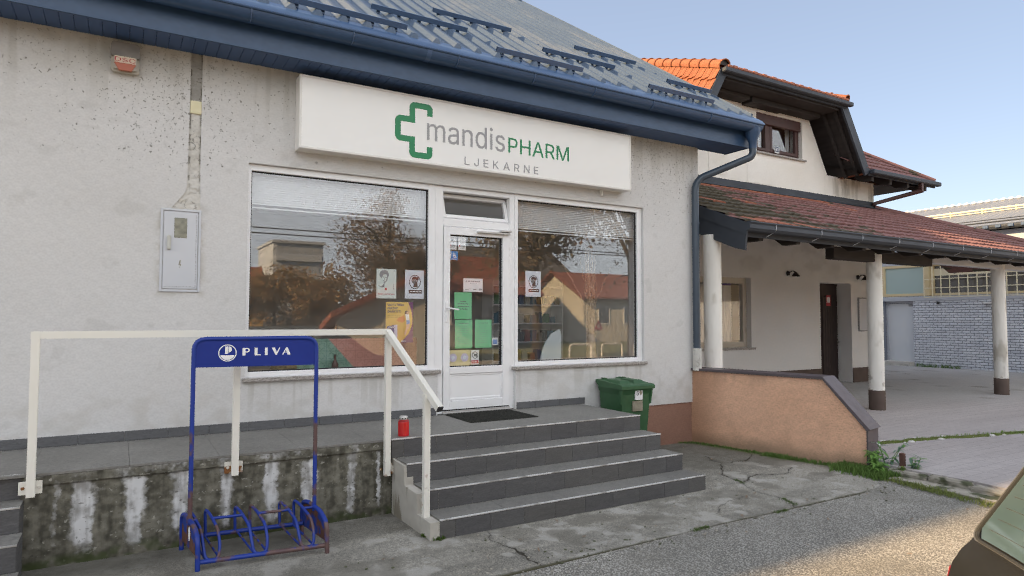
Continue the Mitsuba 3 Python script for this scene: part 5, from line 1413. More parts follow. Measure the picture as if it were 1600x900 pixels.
add(GR, 'left_boarding', trimesh.Trimesh(V([on_slope(-1, GYF + .01, 4.4) + [.06, 0, 0], on_slope(-1, GYF + .01, GZ) + [.06, 0, -.03], HTP + V([.06, 0, -.05]), on_slope(-1, hy_, 4.4) + [.06, 0, 0]]), [[0, 1, 2], [0, 2, 3]], process=False), 'dark_wood')
add(GR, 'right_slope', trimesh.Trimesh(V([on_slope(1, GYF, 5.30), on_slope(1, GYF, GZ), HTP, on_slope(1, hy_, 5.30)]), [[0, 1, 2], [0, 2, 3]], process=False), 'orange_tile')
add(GR, 'front_slope', trimesh.Trimesh(V([on_slope(-1, GYF, GZ), on_slope(1, GYF, GZ), HTP]), [[0, 1, 2]], process=False), 'orange_tile')
for side, n_ in ((-1, 16), (1, 16)):
    a_, b_ = on_slope(side, GYF - .06, GZ + .03), HTP
    dd = (b_ - a_) / np.linalg.norm(b_ - a_)
    nx = np.cross(dd, [0, 0, 1]); nx /= np.linalg.norm(nx); nu = np.cross(nx, dd)
    for i in range(n_):
        q0 = a_ + dd * (.40 * i)
        rr = [(.125, 0), (.118, .30), (.110, .415)]
        P_ = V([[q0 + dd * l_ + (nx * math.cos(t_) + nu * math.sin(t_)) * r0 for t_ in np.linspace(-.5, math.pi + .5, 9)] for r0, l_ in rr])
        m = quadgrid(P_)
        col = tube([q0 + dd * .004 + (nx * math.cos(t_) + nu * math.sin(t_)) * .128 for t_ in np.linspace(-.5, math.pi + .5, 9)], .016, 6)
        add(GR, 'ridge_tile', join([m, col]), 'orange_tile', smooth=45)
add(GR, 'ridge_end', trimesh.convex.convex_hull(V([on_slope(-1, GYF - .065, GZ + .03) + V([.12 * math.cos(t_), y_, .12 * math.sin(t_)]) for t_ in np.linspace(0, math.pi, 9) for y_ in (0, .02)])), 'dark_wood')
# half hip eave: board, gutter, tile edge
add(GR, 'eave_gutter', join([cb(GXL - .05, GXR_ + .12, GYF - .16, GYF - .04, GZ - .12, GZ - .02, .02), bx(GXL, GXR_ + .05, GYF - .03, GYF + .02, GZ - .16, GZ - .01)]), 'anthracite')
add(GR, 'eave_tiles', join([cb(GXL + .05 + i * .155, GXL + .05 + i * .155 + .14, GYF - .14, GYF + .5, GZ - .012, GZ + .045 + .012 * (i % 2), .015) for i in range(27)]), 'red_tile', kind='stuff')
add(GR, 'eave_soffit', bx(GXL + .1, GXR_ - .15, GYF + .06, HY - .004, GZ - .20, GZ - .12), 'dark_wood')
for x_, d_ in ((10.75, .02), (12.05, .06), (13.3, .03)):
    add(GR, 'eave_beam', cb(x_, x_ + 1.24, GYF + .45, HY - .004, GZ - .27 - d_, GZ - .20, .01), 'dark_wood')


def slab(side, z0, z1, y0, y1, t0, t1):
    nrm = V([side * GB, 0, 1.0]); nrm /= np.linalg.norm(nrm)
    pts = [on_slope(side, y_, z_) - nrm * t_ for y_ in (y0, y1) for z_ in (z0, z1) for t_ in (t0, t1)]
    return trimesh.convex.convex_hull(V(pts))


add(GR, 'right_soffit', slab(1, 5.36, GZ - .02, GYF + .03, HY + .4, .04, .10), 'dark_wood', label='dark timber underside of the steep roof')
add(GR, 'verge_board', slab(1, 5.33, GZ, GYF - .02, GYF + .03, -.03, .20), 'anthracite')
add(GR, 'verge_board', slab(-1, 4.3, GZ, GYF - .02, GYF + .03, -.02, .17), 'anthracite')
add(GR, 'verge_strip', slab(-1, 4.3, GZ - .02, GYF + .03, GYF + .17, .05, .09), 'sign_edge')
add(GR, 'verge_lining', slab(-1, 4.3, GZ - .02, GYF + .17, HY, .07, .11), 'dark_wood')
for y_ in (GYF + .18, GYF + .48):
    add(GR, 'purlin', slab(1, 5.34, GZ - .1, y_, y_ + .07, .10, .17), 'dark_wood')
# right wing: low eave with gutter, hipped end, square downpipe
RW = HS + '__wing_roof'
ey0, ez0, rp = 2.60, 5.40, 0.70
wl_ = []
tr_ = tile_template(.302, .36)
wt = PLY(tr_, 'old_tile')
wu = V([0, 1, rp]); wu /= np.linalg.norm(wu)
for r in range(8):
    for c_ in range(12):
        x_ = 15.3 + c_ * .302
        y_ = ey0 + wu[1] * r * .36
        z_ = ez0 + wu[2] * r * .36
        if x_ > 18.78 - (y_ - ey0) - .15 or x_ + .302 < 15.72 - (z_ - 5.36) / GB:
            continue
        add(RW, 'tile', wt, None, tw=T(roof_matrix(V([x_, y_, z_]), (1, 0, 0), wu).tolist()))
add(RW, 'hip_tiles', tube([(18.8, ey0, ez0 + .03), (15.6, ey0 + 3.2, ez0 + 3.2 * rp + .03)], .085, 8), 'old_tile')
add(RW, 'side_slope', trimesh.Trimesh(V([[18.8, ey0, ez0], [15.6, ey0 + 3.2, ez0 + 3.2 * rp], [18.8, 12, ez0], [15.6, 12, ez0 + 3.2 * rp]]), [[0, 2, 1], [1, 2, 3]], process=False), 'red_tile')
add(RW, 'gutter', join([cb(15.72, 18.86, ey0 - .16, ey0 - .03, ez0 - .12, ez0 - .01, .02), bx(15.72, 18.8, ey0 - .02, ey0 + .02, ez0 - .15, ez0)]), 'anthracite')
add(RW, 'soffit', join([quadgrid(V([[[15.4, ey0 + .03, ez0 - .08], [15.4, HY + .3, ez0 + .30]], [[18.75, ey0 + .03, ez0 - .08], [18.75, HY + .3, ez0 + .30]]])), quadgrid(V([[[17.2, HY, ez0 - .1], [17.2, 11, ez0 - .1]], [[18.75, ey0, ez0 - .1], [18.75, 11, ez0 - .1]]]))]), 'dark_wood')
for x_ in (15.95, 16.75, 17.55, 18.4):
    add(RW, 'rafter_tail', trimesh.convex.convex_hull(V([[x_ - .05 + s_ * .1, y_, z_] for s_ in (0, 1) for y_, z_ in ((ey0 + .02, ez0 - .10), (ey0 + .03, ez0 - .26), (ey0 + .34, ez0 - .22), (HY, ez0 + .1), (HY, ez0 + .25))])), 'dark_wood')
add(RW, 'downpipe', tube([(17.95, ey0 - .09, ez0 - .10), (17.95, ey0 - .09, ez0 - .32), (17.12, HY - .06, ez0 - .62), (17.12, HY - .06, 4.80)], .042, square=True), 'brown_wood')

# ------------------------------------------------------------------ warehouse beyond the yard
WX = 23.55
BW = thing('warehouse', 'grey brick workshop with cream barred windows and a long sheet roof', 'building')
mat('grey_brick', lambda p, n, uv: mix((0.52, 0.545, 0.60), (0.72, 0.74, 0.775), N(p, 4.6)) * (0.9 + .2 * F(p, 14)), 0.8)
mat('brick_joint', (0.19, 0.205, 0.245), 0.95)
mat('grey_band', lambda p, n, uv: mix((0.40, 0.42, 0.47), (0.47, 0.49, 0.535), F(p, 3)), 0.8)
mat('cream_steel', lambda p, n, uv: mix((0.55, 0.44, 0.25), (0.64, 0.54, 0.34), F(p, 3)), 0.5)
mat('cream_bar', (0.66, 0.60, 0.44), 0.5)
mat('steel_door', lambda p, n, uv: mix((0.55, 0.58, 0.62), (0.64, 0.66, 0.69), F(p, 1.5, 3)), 0.4, 0.5)
mat('pale_roof', lambda p, n, uv: mix((0.13, 0.145, 0.175), (0.175, 0.19, 0.215), fbm(p.x * .6, p.y * 3, 0.0, 3)), 0.5)
add(BW, 'wall', join([bx(WX + .02, WX + .4, -12, 5.752, 0, 2.34), bx(WX + .02, WX + .4, 6.74, 16, 0, 2.34), bx(WX + .3, WX + .4, 5.75, 6.75, 0, 2.4)]), 'brick_joint')
bm = []
bw_, bh_ = 0.245, 0.084
for r in range(27):
    z_ = .085 + r * bh_
    y_ = -9 + (bw_ / 2 if r % 2 else 0)
    while y_ < 5.74:
        w_ = min(bw_, 5.752 - y_)
        if w_ > .05:
            o_ = rng.uniform(-.003, .003)
            bm.append(cb(WX + o_, WX + .03, y_ + .010, y_ + w_ - .010, z_ + .010, z_ + bh_ - .010, .004))
        y_ += bw_
add(BW + '__wall', 'bricks', join(bm), 'grey_brick', kind='stuff')
add(BW, 'band', bx(WX - .02, WX + .4, -12, 16, 2.345, 2.50), 'grey_band')
k = BW + '__steel_door'
labels[k] = {'label': 'pale grey steel door left of the brickwork'}
add(k, 'leaf', bx(WX + .17, WX + .22, 5.80, 6.72, .24, 2.26), 'steel_door')
add(k, 'frame', join([bx(WX + .12, WX + .24, 5.752, 5.80, .1, 2.34), bx(WX + .12, WX + .24, 6.69, 6.74, .1, 2.34), bx(WX + .12, WX + .24, 5.80, 6.69, 2.27, 2.34)]), 'grey_band')
add(k, 'plate', bx(WX + .155, WX + .168, 5.84, 5.98, 2.16, 2.24), 'ink_grey')
add(k, 'step', bx(WX - .3, WX + .3, 5.76, 6.74, .09, .24), 'cement')
add(BW, 'upper_wall', join([bx(WX + .1, WX + .4, -12, 16, 3.62, 4.5), bx(WX + .6, WX + .7, -12, 16, 2.5, 3.62), bx(WX + .1, WX + .6, 6.8, 16, 2.5, 3.62)]), 'room_dark')
add(BW, 'fascia', bx(WX - .02, WX + .1, -12, 16, 3.60, 4.50), 'grey_band')


def yz_frame(y0, y1, z0, z1, w, x0, x1):
    return join([cb(x0, x1, y0, y0 + w, z0, z1), cb(x0, x1, y1 - w, y1, z0, z1), cb(x0 + .001, x1, y0 + w, y1 - w, z1 - w, z1), cb(x0 + .001, x1, y0 + w, y1 - w, z0, z0 + w)])


k = name_of(BW + '__window')
labels[k] = {'label': 'cream framed window glazed with pale green panel'}
add(k, 'frame', yz_frame(5.27, 6.78, 2.51, 3.60, .09, WX - .01, WX + .12), 'cream_steel')
mat('green_panel', (0.36, 0.46, 0.45), 0.25)
add(k, 'pane', bx(WX + .05, WX + .07, 5.36, 6.69, 2.60, 3.51), 'green_panel')
for y0, y1, lab in ((1.6, 5.20, 'cream window with signs behind a projecting grille'), (-2.6, 1.35, 'cream window beyond the last column')):
    k = name_of(BW + '__window')
    labels[k] = {'label': lab}
    add(k, 'frame', join([yz_frame(y0, y1, 2.51, 3.60, .08, WX + .12, WX + .24)] + [cb(WX + .10, WX + .24, y_ - .10, y_ + .10, 2.59, 3.52) for y_ in np.arange(y0 + 1.62, y1 - .5, 1.62)]), 'cream_steel')
    add(k, 'pane', quadgrid(V([[[WX + .2, y0 + .05, 2.55], [WX + .2, y0 + .05, 3.55]], [[WX + .2, y1 - .05, 2.55], [WX + .2, y1 - .05, 3.55]]])), 'house_glass')
    add(k, 'sign_strip', bx(WX + .17, WX + .185, y0 + .08, y1 - .08, 3.18, 3.42), 'cream_bar')
    add(k, 'reveal', join([bx(WX, WX + .24, y0 - .07, y0, 2.51, 3.6), bx(WX, WX + .24, y1, y1 + .07, 2.51, 3.6)]), 'cream_steel')
def on_ware(s_, y, z, h, x):
    m = meshkit.text_mesh(s_, h, .004)
    v = V(m.vertices)
    return trimesh.Trimesh(np.stack([x - v[:, 2], y - v[:, 0], z + v[:, 1]], 1), m.faces, process=False)
k = BW + '__window_001'
add_letters(k, on_ware('Docto', 4.25, 3.255, .085, WX + .169), 'ink_grey', 1)
add_letters(k, on_ware('Docto', .95, 3.255, .085, WX + .169), 'ink_grey', 1)
rg = Point(0, 0).buffer(.075).difference(Point(0, 0).buffer(.058)).union(sbox(-.012, 0, .012, .06))
m = ext(rg, .004); v = V(m.vertices)
add(k, 'emblem', trimesh.Trimesh(np.stack([WX + .169 - v[:, 2], 4.47 - v[:, 0], 3.30 + v[:, 1]], 1), m.faces, process=False), 'ink_mid')
gk = BW + '__grille'
for y_ in np.linspace(1.72, 5.20, 14):
    add(gk, 'bar', bx(WX - .34, WX - .315, y_ - .012, y_ + .012, 2.44, 3.60), 'cream_bar')
for z_ in (2.45, 2.755, 3.05, 3.59):
    add(gk, 'bar', bx(WX - .342, WX - .318, 1.70, 5.21, z_ - .012, z_ + .012), 'cream_bar')
    for y_ in (1.72, 5.20):
        add(gk, 'bar', bx(WX - .33, WX, y_ - .012, y_ + .012, z_ - .012, z_ + .012), 'cream_bar')
add(BW, 'flood_lamp', join([cb(WX - .16, WX - .01, 3.30, 3.55, 2.20, 2.26, .02)]), 'print_white')
add(BW, 'socket_box', bx(WX - .05, WX, 4.88, 4.95, 2.22, 2.30), 'black_plastic')
k = BW + '__side_vent'
add(BW, 'awning', join([trimesh.convex.convex_hull(V([[WX, -.6, 3.5], [WX, -2.4, 3.5], [WX - .05, -.6, 2.6], [WX - .05, -2.4, 2.6], [WX - .7, -.7, 2.6], [WX - .7, -2.4, 2.6]])), ]), 'cream_bar')
add(BW, 'brace', tube([(WX - .02, .35, 2.62), (WX - .55, -.25, 3.48)], .025, square=True), 'cream_steel')
RX, RZ = 29.5, 6.36
sl = (RZ - 4.62) / (RX - WX)
P_ = []
for y_ in np.arange(-14, 16.2, .12):
    h_ = .02 if int(round(y_ / .12)) % 2 else 0
    P_.append([[x_, y_, 4.62 + sl * (x_ - WX) + h_] for x_ in np.linspace(WX - .25, RX, 6)])
add(BW, 'roof', quadgrid(V(P_)), 'pale_roof', label='long pale sheet roof')
add(BW, 'ridge', join([cb(RX - .16, RX + .16, y_, y_ + .155, RZ - .02, RZ + .075, .03) for y_ in np.arange(-14, 16, .26)]), 'light_face', kind='stuff')
for x_, z_ in ((26.6, .07),):
    zz = 4.62 + sl * (x_ - WX) + .14
    add(BW, 'snow_pipe', join([tube([(x_, -14, zz), (x_, 16, zz)], .035, 8), tube([(x_, -14, zz - .09), (x_, 16, zz - .09)], .02, 8)]), 'cream_bar')
    for y_ in np.arange(-13, 16, 1.05):
        add(BW, 'pipe_stay', bx(x_ - .02, x_ + .1, y_ - .02, y_ + .02, zz - .16, zz + .06), 'cream_steel')
add(BW, 'gutter', join([tube([(WX - .3, -14, 4.58), (WX - .3, 16, 4.58)], .08, 8), tube([(WX - .16, -14, 4.76), (WX - .16, 16, 4.76)], .025, 6), tube([(WX - .16, -14, 4.84), (WX - .16, 16, 4.84)], .015, 6)]), 'anthracite')
add(BW, 'vent_strip', join([bx(WX - .41, WX - .37, y_, y_ + .14, 4.55, 4.63) for y_ in np.arange(-8, 12, .34)]), 'blue_metal_gloss', kind='stuff')
add(BW, 'back', bx(WX + 1, 36, -12, 16, 0, 4.5), 'grey_band')
add(BW, 'roof', trimesh.Trimesh(V([[RX, -14, RZ], [RX, 16, RZ], [36.5, -14, 4.3], [36.5, 16, 4.3]]), [[0, 2, 1], [1, 2, 3]], process=False), 'pale_roof')
add(BW, 'gable_wall', join([trimesh.Trimesh(V([[WX + .1, y_, 4.4], [36, y_, 4.4], [RX, y_, RZ - .1]]), [[0, 1, 2]], process=False) for y_ in (-12, 15.9)]), 'grey_band')

# ------------------------------------------------------------------ parked car at the corner of the forecourt
CR = thing('parked_car', 'dusty dark grey hatchback parked on the asphalt, its rear window towards the shop', 'car')
mat('car_paint', lambda p, n, uv: mix(mix((0.010, 0.010, 0.0095), (0.016, 0.016, 0.015), F(p, 3)), (0.06, 0.056, 0.048), .03 * F(p, 9, 4)), 0.36, 0.25, 0.0, cc=0.12)
mat('car_trim', (0.030, 0.030, 0.028), 0.45, 0.4)
mat('heater', (0.05, 0.04, 0.03), 0.5)
mat('lamp_red', (0.22, 0.008, 0.012), 0.12, 0.6, cc=0.8)
mat('chrome_seal', (0.16, 0.16, 0.155), 0.3, 0.5, 0.5)
CW, CF = V([0.7082, 0.7060, 0.0]), V([0.7060, -0.7082, 0.0])
CO = V([2.346, -5.867, 0.0])


def CP(u, f, z):
    return CO + CW * u + CF * f + V([0, 0, z])


# half width as a function of height, and the body's profile along its length
def half_w(z, f):
    b = np.interp(z, [0.15, 0.32, 0.62, 0.74, 0.85, 1.16, 1.35, 1.43], [.76, .815, .84, .825, .79, .607, .52, .48])
    tail = np.interp(f, [-.11, -.07, 0.0, .3], [.93, .97, 1.0, 1.0]) if f < .3 else 1.0
    nose = np.interp(f, [3.2, 3.6, 3.9], [1.0, .94, .80]) if f > 3.2 else 1.0
    return b * tail * nose


top_f = [-.11, -.105, -.09, -.065, -.035, 0.0, .037, .074, .111, .148, .185, .22, .28, .40, .75, 1.1, 1.5, 1.9, 2.15, 2.5, 2.75, 2.95, 3.3, 3.6, 3.8, 3.9]
top_z = [.50, .58, .68, .76, .815, .85, .95, 1.05, 1.15, 1.25, 1.335, 1.375, 1.405, 1.43, 1.45, 1.45, 1.44, 1.39, 1.30, 1.10, .95, .90, .85, .78, .68, .55]
grid = []
for f_, zt_ in zip(top_f, top_z):
    zs_ = [.18 + (zt_ - .18) * s_ for s_ in (0, .12, .3, .5, .7, .86, .95, 1.0)]
    side = [(half_w(z_, f_), z_) for z_ in zs_]
    wt_ = side[-1][0]
    ring = [CP(-w_, f_, z_) for w_, z_ in side[:-1]] + [CP(u_ * wt_, f_, zt_ + .035 * (1 - u_ * u_) * (1 if zt_ > .85 else .5) - .012 * (abs(u_) > .99)) for u_ in np.linspace(-.985, .985, 9)] + [CP(w_, f_, z_) for w_, z_ in side[:-1][::-1]]
    grid.append(ring)
body = quadgrid(V(grid))
rear = trimesh.Trimesh(V(grid[0] + [CP(0, -.115, .35)]), [[i, i + 1, len(grid[0])] for i in range(len(grid[0]) - 1)] + [[len(grid[0]) - 1, 0, len(grid[0])]], process=False)
nose = trimesh.Trimesh(V(grid[-1] + [CP(0, 3.92, .4)]), [[i, i + 1, len(grid[-1])] for i in range(len(grid[-1]) - 1)] + [[len(grid[-1]) - 1, 0, len(grid[-1])]], process=False)
add(CR, 'body', join([body, rear, nose]), 'car_paint', smooth=38)


def on_rear(u, s, lift):
    """u: -1..1 across, s: 0 bottom of the rear glass .. 1 top"""
    f_ = np.interp(s, [0, 1], [.004, .185]); z_ = np.interp(f_, top_f, top_z)
    w_ = half_w(z_, f_)
    p_ = CP(u * w_, f_, z_ + .035 * (1 - u * u))
    nrm = -CF * .938 + V([0, 0, .347])
    return p_ + nrm * lift


def rear_outline(m):
    q = sbox(-.935 + m, 0.02 + m, .935 - m, .97 - m).buffer(-.10).buffer(.10, 12)
    return q


def rear_patch(m, lift):
    q = rear_outline(m)
    us, ss = np.linspace(-.8 + m, .8 - m, 17), np.linspace(.03 + m, .99 - m, 15)
    tri = trimesh.creation.extrude_polygon(q, .01, engine='earcut')
    pts = list(q.exterior.coords)[:-1]
    v2, rows_ = [], []
    for s_ in ss:
        cut = LineString([(-2, s_), (2, s_)]).intersection(q)
        if cut.is_empty:
            continue
        a0, a1 = cut.bounds[0], cut.bounds[2]
        rows_.append([on_rear(a0 + (a1 - a0) * t_, s_, lift) for t_ in np.linspace(0, 1, 21)])
    return quadgrid(V(rows_))


add(CR, 'rear_window', rear_patch(0.0, .012), 'car_glass', smooth=True, label='rear window mirroring the sky')
for s_ in np.linspace(.12, .9, 9):
    add(CR, 'heater_line', tube([on_rear(u_, s_, .0135) for u_ in np.linspace(-.86, .86, 15)], .0009, 4), 'heater')
ro = list(rear_outline(-.015).exterior.coords)
ro_d = []
for (a_, b_), (c_, d_) in zip(ro, ro[1:]):
    for t_ in np.linspace(0, 1, 8)[:-1]:
        ro_d.append((a_ + (c_ - a_) * t_, b_ + (d_ - b_) * t_))
add(CR, 'window_seal', tube([on_rear(a_, b_, .012) for a_, b_ in ro_d + ro_d[:1]], .008, 6), 'car_trim', smooth=50)
add(CR, 'seal_strip', tube([on_rear(a_ * 1.02, b_ + (.5 - b_) * -.02, .016) for a_, b_ in ro_d + ro_d[:1]], .0032, 6), 'chrome_seal', smooth=50)
for s_ in (-1, 1):
    pts = [CP(s_ * (half_w(z_, f_) + .008), f_, z_) for z_ in (.56, .62, .68, .735) for f_ in (-.10 + .25 * max(0, z_ - .6), .03)] + [CP(s_ * (half_w(z_, -.1) - .14), -.116 + .25 * (z_ - .56), z_) for z_ in (.56, .65, .725)]
    add(CR, 'tail_lamp', trimesh.convex.convex_hull(V(pts)), 'lamp_red')
    for j, (f0, f1) in enumerate(((.34, 1.02), (1.10, 2.12))):
        zs0, zs1 = .90, 1.30
        P_ = V([[CP(s_ * (half_w(z_, f_) + .006), f_, z_) for z_ in np.linspace(zs0, zs1 if f_ > .5 and f_ < 1.95 else (1.25 if f_ < 1 else 1.10), 5)] for f_ in np.linspace(f0, f1, 8)])
        add(CR, 'side_window', quadgrid(P_), 'car_glass', smooth=True)
    for f_ in (.42, 2.95):
        w_ = lathe([[0, -.09], [.18, -.09], [.20, -.10], [.29, -.10], [.305, -.07], [.305, .07], [.29, .10], [0, .10]], n=28)
        R_m = np.eye(4); R_m[:3, 0] = CF; R_m[:3, 1] = [0, 0, 1]; R_m[:3, 2] = np.cross(CF, [0, 0, 1]); R_m[:3, 3] = CP(s_ * .765, f_, .305)
        w_.apply_transform(R_m)
        k = name_of(CR + '__wheel')
        add(k, 'tyre', w_, 'black_plastic', smooth=40)
        rm_ = lathe([[0, 0], [.17, 0], [.19, .012], [0, .02]], n=24)
        R2 = R_m.copy(); R2[:3, 2] = CW * s_; R2[:3, 1] = np.cross(R2[:3, 2], R2[:3, 0]); R2[:3, 3] = CP(s_ * .858, f_, .305)
        rm_.apply_transform(R2)
        add(k, 'rim', rm_, 'tin', smooth=40)
add(CR, 'bumper', trimesh.convex.convex_hull(V([CP(u_ * .78 * w_, f_, z_) for u_ in (-1, 1) for w_, f_, z_ in ((.9, -.17, .32), (.9, -.17, .48), (1.05, -.02, .32), (1.05, -.02, .50), (.9, -.1, .26))])), 'car_trim')
add(CR, 'windscreen', quadgrid(V([[CP(u_ * half_w(np.interp(f_, top_f, top_z), f_) * .9, f_, np.interp(f_, top_f, top_z) + .045 * (1 - u_ * u_) + .012) for u_ in np.linspace(-1, 1, 9)] for f_ in np.linspace(2.0, 2.68, 8)])), 'car_glass', smooth=True)

# ------------------------------------------------------------------ weeds, grass, moss
def leafy(key, cols, trans=0.35):
    for i, c_ in enumerate(cols):
        scene[f'm_{key}_{i}'] = {'type': 'principledthin', 'base_color': {'type': 'rgb', 'value': list(c_)}, 'roughness': .6, 'diff_trans': trans * 2, 'spec_trans': 0.0}


leafy('grass', [(0.16, 0.25, 0.055), (0.13, 0.21, 0.06), (0.20, 0.235, 0.08), (0.085, 0.13, 0.035)])
leafy('weed', [(0.17, 0.32, 0.10), (0.22, 0.38, 0.10), (0.17, 0.27, 0.19)])
mat('moss', lambda p, n, uv: mix((0.055, 0.065, 0.018), (0.135, 0.155, 0.04), F(p, 22, 4)), 0.95, bump=lambda p, n, uv: F(p, 60, 3), bscale=.03, eps=3e-3)


def blades(spots, hmin, hmax, w, seed, lean=.5):
    r = np.random.default_rng(seed)
    n_ = len(spots)
    sp = V(spots)
    ang = r.uniform(0, 2 * math.pi, n_)
    h = r.uniform(hmin, hmax, n_)
    d = np.stack([np.cos(ang), np.sin(ang), np.zeros(n_)], 1)
    s_ = np.stack([-np.sin(ang), np.cos(ang), np.zeros(n_)], 1) * (w * r.uniform(.6, 1.3, n_))[:, None]
    ln = r.uniform(.1, lean, n_)[:, None] * h[:, None]
    up = np.stack([np.zeros(n_), np.zeros(n_), h], 1)
    a_, b_ = sp - s_, sp + s_
    m_ = sp + d * ln * .35 + up * .6
    c_, e_ = m_ - s_ * .8, m_ + s_ * .8
    t_ = sp + d * ln + up
    v = np.stack([a_, b_, c_, e_, t_], 1).reshape(-1, 3)
    o = np.arange(n_)[:, None] * 5
    f = np.concatenate([o + V([[0, 1, 2]]), o + V([[1, 3, 2]]), o + V([[2, 3, 4]])], 1).reshape(-1, 3)
    return trimesh.Trimesh(v, f.astype(int), process=False)


def along(line, width, n, seed, z=0.006, power=1.0):
    r = np.random.default_rng(seed)
    ls = LineString(line)
    out = []
    for t in r.uniform(0, 1, n):
        p_ = ls.interpolate(t, normalized=True)
        dens = meshkit.noise(V([p_.x * 4, p_.y * 4, 1.0]), seed)
        if r.uniform() > .25 + .75 * dens:
            continue
        q_ = ls.interpolate(min(1, t + .01), normalized=True)
        dx, dy = q_.x - p_.x, q_.y - p_.y
        L_ = math.hypot(dx, dy) + 1e-9
        o_ = r.normal(0, 1) * width
        out.append((p_.x - dy / L_ * o_, p_.y + dx / L_ * o_, z))
    return out


g1 = along([(6.62, .0), (6.84, -0.1), (6.95, -.6), (7.05, -1.2)], .022, 900, 1)
g2 = along([(7.0, -1.1), (7.12, -1.7), (7.22, -2.15)], .040, 1500, 2)
g3 = along([(7.16, -2.0), (7.20, -2.35), (7.12, -2.65)], .10, 3400, 3)
structure('grass', join([blades(g1, .01, .035, .005, 1, lean=.9), blades(g2, .015, .05, .0055, 2, lean=.9), blades(g3, .03, .09, .006, 3, lean=.9)]), 'grass_1', 'short green grass and weeds along the foot of the terracotta wall', kind='stuff')
g4 = along([(7.05, -2.66), (6.95, -3.2), (6.84, -3.9), (6.74, -4.6), (6.7, -6)], .045, 4200, 4, z=.01)
structure('grass', blades(g4, .015, .05, .005, 5, lean=.9), 'grass_2', 'mossy grass strip between the kerb ledge and the asphalt', kind='stuff')
g5 = [p_ for q_ in ([(5.46, -2.52), (5.36, -2.74)], [(5.66, -1.78), (5.60, -1.95)], [(5.2, -2.78), (5.0, -2.80)], [(4.2, -2.77), (4.0, -2.77)]) for p_ in along(q_, .014, 120, int(q_[0][0] * 10))]
g6 = along([(2.10, -1.76), (2.16, -1.86), (2.20, -1.93)], .025, 700, 9)
structure('grass', join([blades(g5, .006, .02, .004, 7, lean=.9), blades(g6, .01, .035, .005, 8, lean=.9)]), 'grass_3', 'tiny tufts growing in the cracks of the concrete apron', kind='stuff')


def moss_strip(line, w, z, seed, h=.02):
    ls = LineString(line); L_ = ls.length
    n_ = int(L_ / .05)
    P_ = []
    for i in range(n_ + 1):
        t = i / n_
        p_, q_ = ls.interpolate(t, normalized=True), ls.interpolate(min(1, t + .005), normalized=True)
        dx, dy = q_.x - p_.x, q_.y - p_.y
        l_ = math.hypot(dx, dy)
        if l_ < 1e-9:
            dx, dy, l_ = dx0, dy0, l0
        dx0, dy0, l0 = dx, dy, l_
        k_ = w * (.45 + 1.0 * meshkit.fbm(V([p_.x * 5, p_.y * 5, seed]), 3)) * (.35 + .65 * math.sin(math.pi * min(1, t * 6)) if t < .08 else 1)
        off = .06 * (meshkit.fbm(V([p_.x * 2.2, p_.y * 2.2, 7.0 + seed]), 3) - .5) * 2
        row = []
        for s_ in (-1, -.6, -.2, .2, .6, 1):
            x_, y_ = p_.x - dy / l_ * (s_ * k_ + off), p_.y + dx / l_ * (s_ * k_ + off)
            row.append([x_, y_, z - .004 + (1 - s_ * s_) * h * (.4 + 1.2 * meshkit.noise(V([x_ * 30, y_ * 30, 2.0])))])
        P_.append(row)
    return quadgrid(V(P_))


ML = [(7.6, -1.55), (8.3, -1.68), (8.7, -1.74), (9.2, -1.84), (9.98, -1.97), (10.5, -2.12), (11.1, -2.28), (12.4, -2.5), (14, -2.9)]
structure('moss', moss_strip(ML, .085, .10, 1.0), 'moss', 'irregular green moss line across the paved yard', smooth=True, kind='stuff')
gm_ = along(ML, .05, 1800, 14, z=.105)
structure('grass', blades(gm_, .01, .035, .005, 11, lean=.9), 'grass_0', 'fine grass growing in the moss line of the paved yard', kind='stuff')
mat('white_stone', (0.55, 0.53, 0.50), 0.8)
STN = ('one', 'two', 'three', 'four', 'five', 'six', 'seven', 'eight', 'nine', 'ten', 'eleven', 'twelve')
for i in range(12):
    t = .02 + i * .045 + rng.uniform(0, .02)
    p_ = LineString(ML).interpolate(t, normalized=True)
    q = trimesh.creation.icosphere(subdivisions=1, radius=rng.uniform(.018, .042)); q.apply_scale((1.3, 1, .5)); q.apply_translation((p_.x, p_.y + rng.choice((.07, .09, -.07)), .105))
    single('pebble', q, 'white_stone', f'pale broken stone in the moss line of the yard, number {STN[i]} from the wall', 'stone', group='pale stones along the moss line')


def leaf_mesh(L_, W_, fold=.25, bend=.4, n=5):
    P_ = []
    for i, t in enumerate(np.linspace(0, 1, n)):
        w_ = W_ * math.sin(math.pi * (t * .92 + .06)) ** .8
        z_ = -bend * L_ * t * t
        P_.append([[t * L_, -w_, z_ + fold * w_], [t * L_, 0, z_], [t * L_, w_, z_ + fold * w_]])
    return quadgrid(V(P_))


